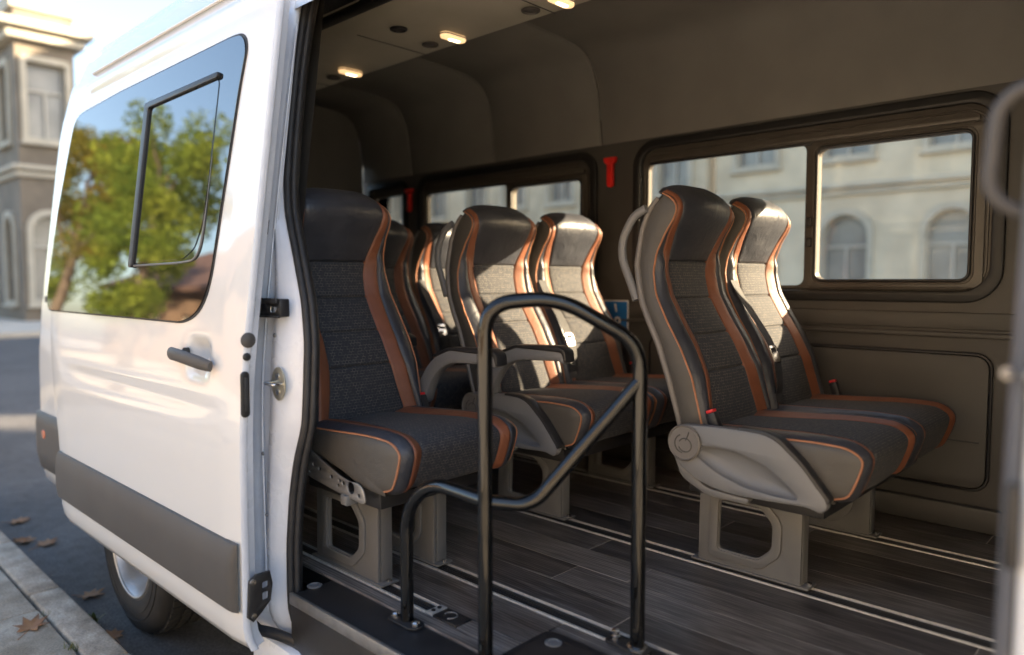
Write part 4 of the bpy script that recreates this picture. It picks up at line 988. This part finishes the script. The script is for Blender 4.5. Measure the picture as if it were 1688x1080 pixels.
hol = [circ(x, z, r, 10) for x, z, r in [(-.035, .365, .004), (-.01, .36, .006), (.02, .352, .0065), (.055, .344, .0065), (.085, .336, .0065), (.115, .328, .006), (.175, .316, .006), (.215, .313, .005), (.233, .308, .006), (.268, .302, .0165), (.305, .288, .0055), (-.005, .335, .005), (.05, .315, .0045), (.065, .312, .004), (.208, .298, .005)]]
bk = plate('mount_bracket', [(p.x, p.y) for p in fillet([(x, z, 0) for x, z in br_o], .012, 3, True)], hol, .004, 'xz', -WC-.018, 'metal', single, .001, local=True)
box('bracket_foot', -.055, -.01, -WC-.03, -WC+.02, .275, .314, 'pedestal', bk, .003, local=True); box('bracket_foot', .232, .262, -WC-.03, -WC+.03, .252, .280, 'pedestal', bk, .003, local=True)

# ------------------------------------------------------------------ guard rail
gr = empty('guard_rail', (-1.15, 1.13, .57)); tag(gr, 'black chrome tubular guard rail standing between the step and the seats', 'guard rail')
A_, B_ = Vector((-1.155, 1.13, 0)), Vector((-.925, 1.396, 0)); dirv = B_-A_
def hp_(t, z): q = A_+dirv*t; return (q.x, q.y, z)
tube('hoop', fillet([hp_(0, .50), hp_(0, 1.378), hp_(.46, 1.392), hp_(1.0, 1.286), hp_(1.0, .572)], .066, 10), .0172, 'chrome_black', gr, 20)
tube('diagonal_brace', fillet([hp_(.04, .934), hp_(.30, .922), hp_(.99, 1.20)], .10, 10), .0165, 'chrome_black', gr, 20)
tube('loop', fillet([(-1.163, 1.13, .937), (-1.34, 1.128, .945), (-1.434, 1.127, .86), (-1.434, 1.127, .572)], .09, 8), .0165, 'chrome_black', gr, 20)
for (x, y, z, ang) in ((-1.434, 1.110, .5675, 0),):
    fl = plate('flange', [(x+p[0], y+.012+p[1]) for p in rr(-.058, .058, -.024, .024, .023, 6)], [], .006, 'xy', z+.004, 'black', gr, .002)
    for s in (-.04, .04): lathe('flange_bolt', [(0, 0), (.0105, 0), (.0105, .006), (.007, .009), (.004, .009), (.0035, .005), (0, .005)], 'steel', fl, 12, 'z', (x+s, y+.012, z+.007))
fl = plate('flange', [(-.94+p[0], 1.400+p[1]) for p in rr(-.068, .045, -.024, .024, .012, 5)], [], .006, 'xy', .5765, 'black', gr, .002)
lathe('flange_bolt', [(0, 0), (.0105, 0), (.0105, .006), (.006, .007), (.006, .012), (.010, .013), (.010, .019), (0, .02)], 'steel', fl, 14, 'z', (-.99, 1.402, .5795))
lathe('collar', [(.0172, 0), (.024, 0), (.024, .006), (.0172, .009)], 'steel', fl, 20, 'z', (-.925, 1.396, .5795))

# ------------------------------------------------------------------ emergency hammers, sign
def hammer(x, z, label):
    o = empty('emergency_hammer', (x, 2.888, z)); tag(o, label, 'hammer', 'emergency hammers on the window pillars')
    plate('handle', [(p.x, p.y) for p in fillet([(-.016, .03, 0), (.016, .03, 0), (.017, -.085, 0), (.010, -.095, 0), (-.010, -.095, 0), (-.017, -.085, 0)], .006, 3, True)], [], .022, 'xz', -.012, 'red', o, .005, local=True)
    plate('head', [(p.x, p.y) for p in fillet([(-.034, .045, 0), (.034, .045, 0), (.030, .022, 0), (.014, .012, 0), (-.014, .012, 0), (-.030, .022, 0)], .006, 3, True)], [], .028, 'xz', -.014, 'red', o, .006, local=True)
    box('holder', -.012, .012, -.008, .0, -.05, 0, 'black', o, .002, local=True)
hammer(-2.085, 1.965, 'red emergency hammer between the front and middle windows')
hammer(-3.60, 1.945, 'red emergency hammer beside the rear window above the rear seats')
sg_ = empty('blue_sign', (-2.055, 2.888, 1.25)); tag(sg_, 'blue square sticker with white marks on the pillar between the windows', 'sign')
plate('backing', rr(-.072, .072, -.085, .085, .006, 3), [], .003, 'xz', .0, 'sign_white', sg_, 0, local=True)
plate('face', rr(-.066, .066, -.079, .079, .004, 3), [], .002, 'xz', -.0028, 'sign_blue', sg_, 0, local=True)
plate('pictogram', [(-.008, .068), (.004, .068), (.010, .03), (.002, .03)], [], .001, 'xz', -.0045, 'sign_white', sg_, 0, local=True)
plate('pictogram', circ(.012, -.012, .019, 20), [circ(.012, -.012, .009, 14)], .001, 'xz', -.0045, 'sign_white', sg_, 0, local=True)

# ------------------------------------------------------------------ leaves and weeds
lo = []
lobes = [(0, 1.0), (18, .55), (38, .86), (60, .45), (85, .78), (110, .40), (140, .62), (165, .30), (180, .12)]
for a, r in lobes: lo.append((r*math.cos(math.radians(a)), r*math.sin(math.radians(a))))
lo2 = lo+[(x, -y) for x, y in reversed(lo[1:-1])]
def leaf(x, y, z, s, rz, curl, label, tilt=(0, 0)):
    rnd = random.Random(int(abs(x*1000))); n = len(lo2); v = [(0, 0, .04)]; f = []
    for sc in (.35, .7, 1.0):
        for (a, b) in lo2:
            k = 1+rnd.uniform(-.06, .06); px_, py_ = a*sc*k, b*sc*k; v.append((px_, py_, .04+curl*(sc**2)*(.35*abs(b)+.25*max(0, a))*(1+rnd.uniform(-.5, .5))))
    for j in range(n):
        f.append((0, 1+j, 1+(j+1) % n))
        for k in range(2): f.append((1+k*n+j, 1+k*n+(j+1) % n, 1+(k+1)*n+(j+1) % n, 1+(k+1)*n+j))
    root = empty('fallen_leaf', (x, y, z)); tag(root, label, 'leaf', 'fallen leaves'); root.rotation_euler = (tilt[0], tilt[1], rz)
    o = link('blade', mesh('leaf', [(a*s, b*s, c_*s) for a, b, c_ in v], f, True), 'leaf_dry', root, True)
    mod = o.modifiers.new('solid', 'SOLIDIFY'); mod.thickness = .0012
    tube('stalk', [(0, 0, .04*s), (-.5*s, .02*s, .06*s), (-1.1*s, .14*s, .03*s)], .0014, 'leaf_dry', root, 5, local=True)
leaf(-3.16, .70, .1225, .085, 2.6, .55, 'large curled brown leaf lying on the paving slabs')
leaf(-3.62, 1.03, .002, .075, .8, .5, 'brown leaf on the road in front of the rear wheel')
leaf(-4.50, 1.08, .002, .08, 2.0, .6, 'crumpled brown leaf by the kerb, one of the farther pair')
leaf(-4.62, 1.02, .004, .075, 4.0, .8, 'dark brown leaf leaning on the kerb beside the crumpled leaf')
leaf(-5.05, 1.07, .002, .085, 1.0, .5, 'brown leaf on the road farthest from the wheel')
leaf(-3.12, .97, .002, .06, 3.3, .7, 'small brown leaf between the kerb and the tyre')
leaf(-2.72, .96, .002, .06, .3, .7, 'small brown leaf on the road under the front of the door')
def weed(x, y, z, n, h, label, seed, broad=False):
    rnd = random.Random(seed); v = []; f = []
    for i in range(n):
        a = rnd.uniform(0, 6.28); L = h*rnd.uniform(.5, 1); lean = rnd.uniform(.2, .8); w = .0016 if not broad else .009; bx, by = rnd.uniform(-.02, .02), rnd.uniform(-.02, .02); o = len(v)
        for k in range(5):
            t = k/4; px_ = bx+math.cos(a)*lean*L*t*t; py_ = by+math.sin(a)*lean*L*t*t; pz_ = L*t*(1-.25*t*lean); ww = w*((1-t) if not broad else math.sin(math.pi*min(.98, t*.9+.08)))+.0003
            v += [(px_-math.sin(a)*ww, py_+math.cos(a)*ww, pz_), (px_+math.sin(a)*ww, py_-math.cos(a)*ww, pz_)]
        f += [(o+2*k, o+2*k+1, o+2*k+3, o+2*k+2) for k in range(4)]
    ob = link('weed_tuft', mesh('weed', v, f, True), 'weed'); ob.location = (x, y, z); tag(ob, label, 'weed', 'weeds along the kerb')
weed(-2.88, .758, .11, 26, .05, 'dry weed tuft growing in the joint behind the kerb stone', 1)
weed(-3.30, .945, 0, 16, .06, 'broad leaved green weed growing at the foot of the kerb', 2, True)
weed(-2.62, .94, 0, 18, .16, 'tall dry grass tuft by the kerb under the door', 3)
weed(-3.26, .764, .11, 16, .03, 'tiny weed in the pavement joint beside the curled leaf', 4)

# grit gathered along the kerb foot
rnd = random.Random(21); gv = []; gf = []
for i in range(900):
    x = rnd.uniform(-7, -1.6); y = .897+abs(rnd.gauss(0, .035)); r = rnd.uniform(.0012, .0045); o = len(gv); a = rnd.uniform(0, 6.28)
    gv += [(x+r*math.cos(a+k*2.09), y+r*math.sin(a+k*2.09), .0005) for k in range(3)]+[(x+rnd.uniform(-.3, .3)*r, y, r*rnd.uniform(.6, 1.2))]
    gf += [(o, o+1, o+3), (o+1, o+2, o+3), (o+2, o, o+3), (o, o+2, o+1)]
g_ = link('gutter_grit', mesh('grit', gv, gf, False), 'kerbstone'); tag(g_, 'loose grit gathered along the foot of the kerb', 'grit', kind='stuff')
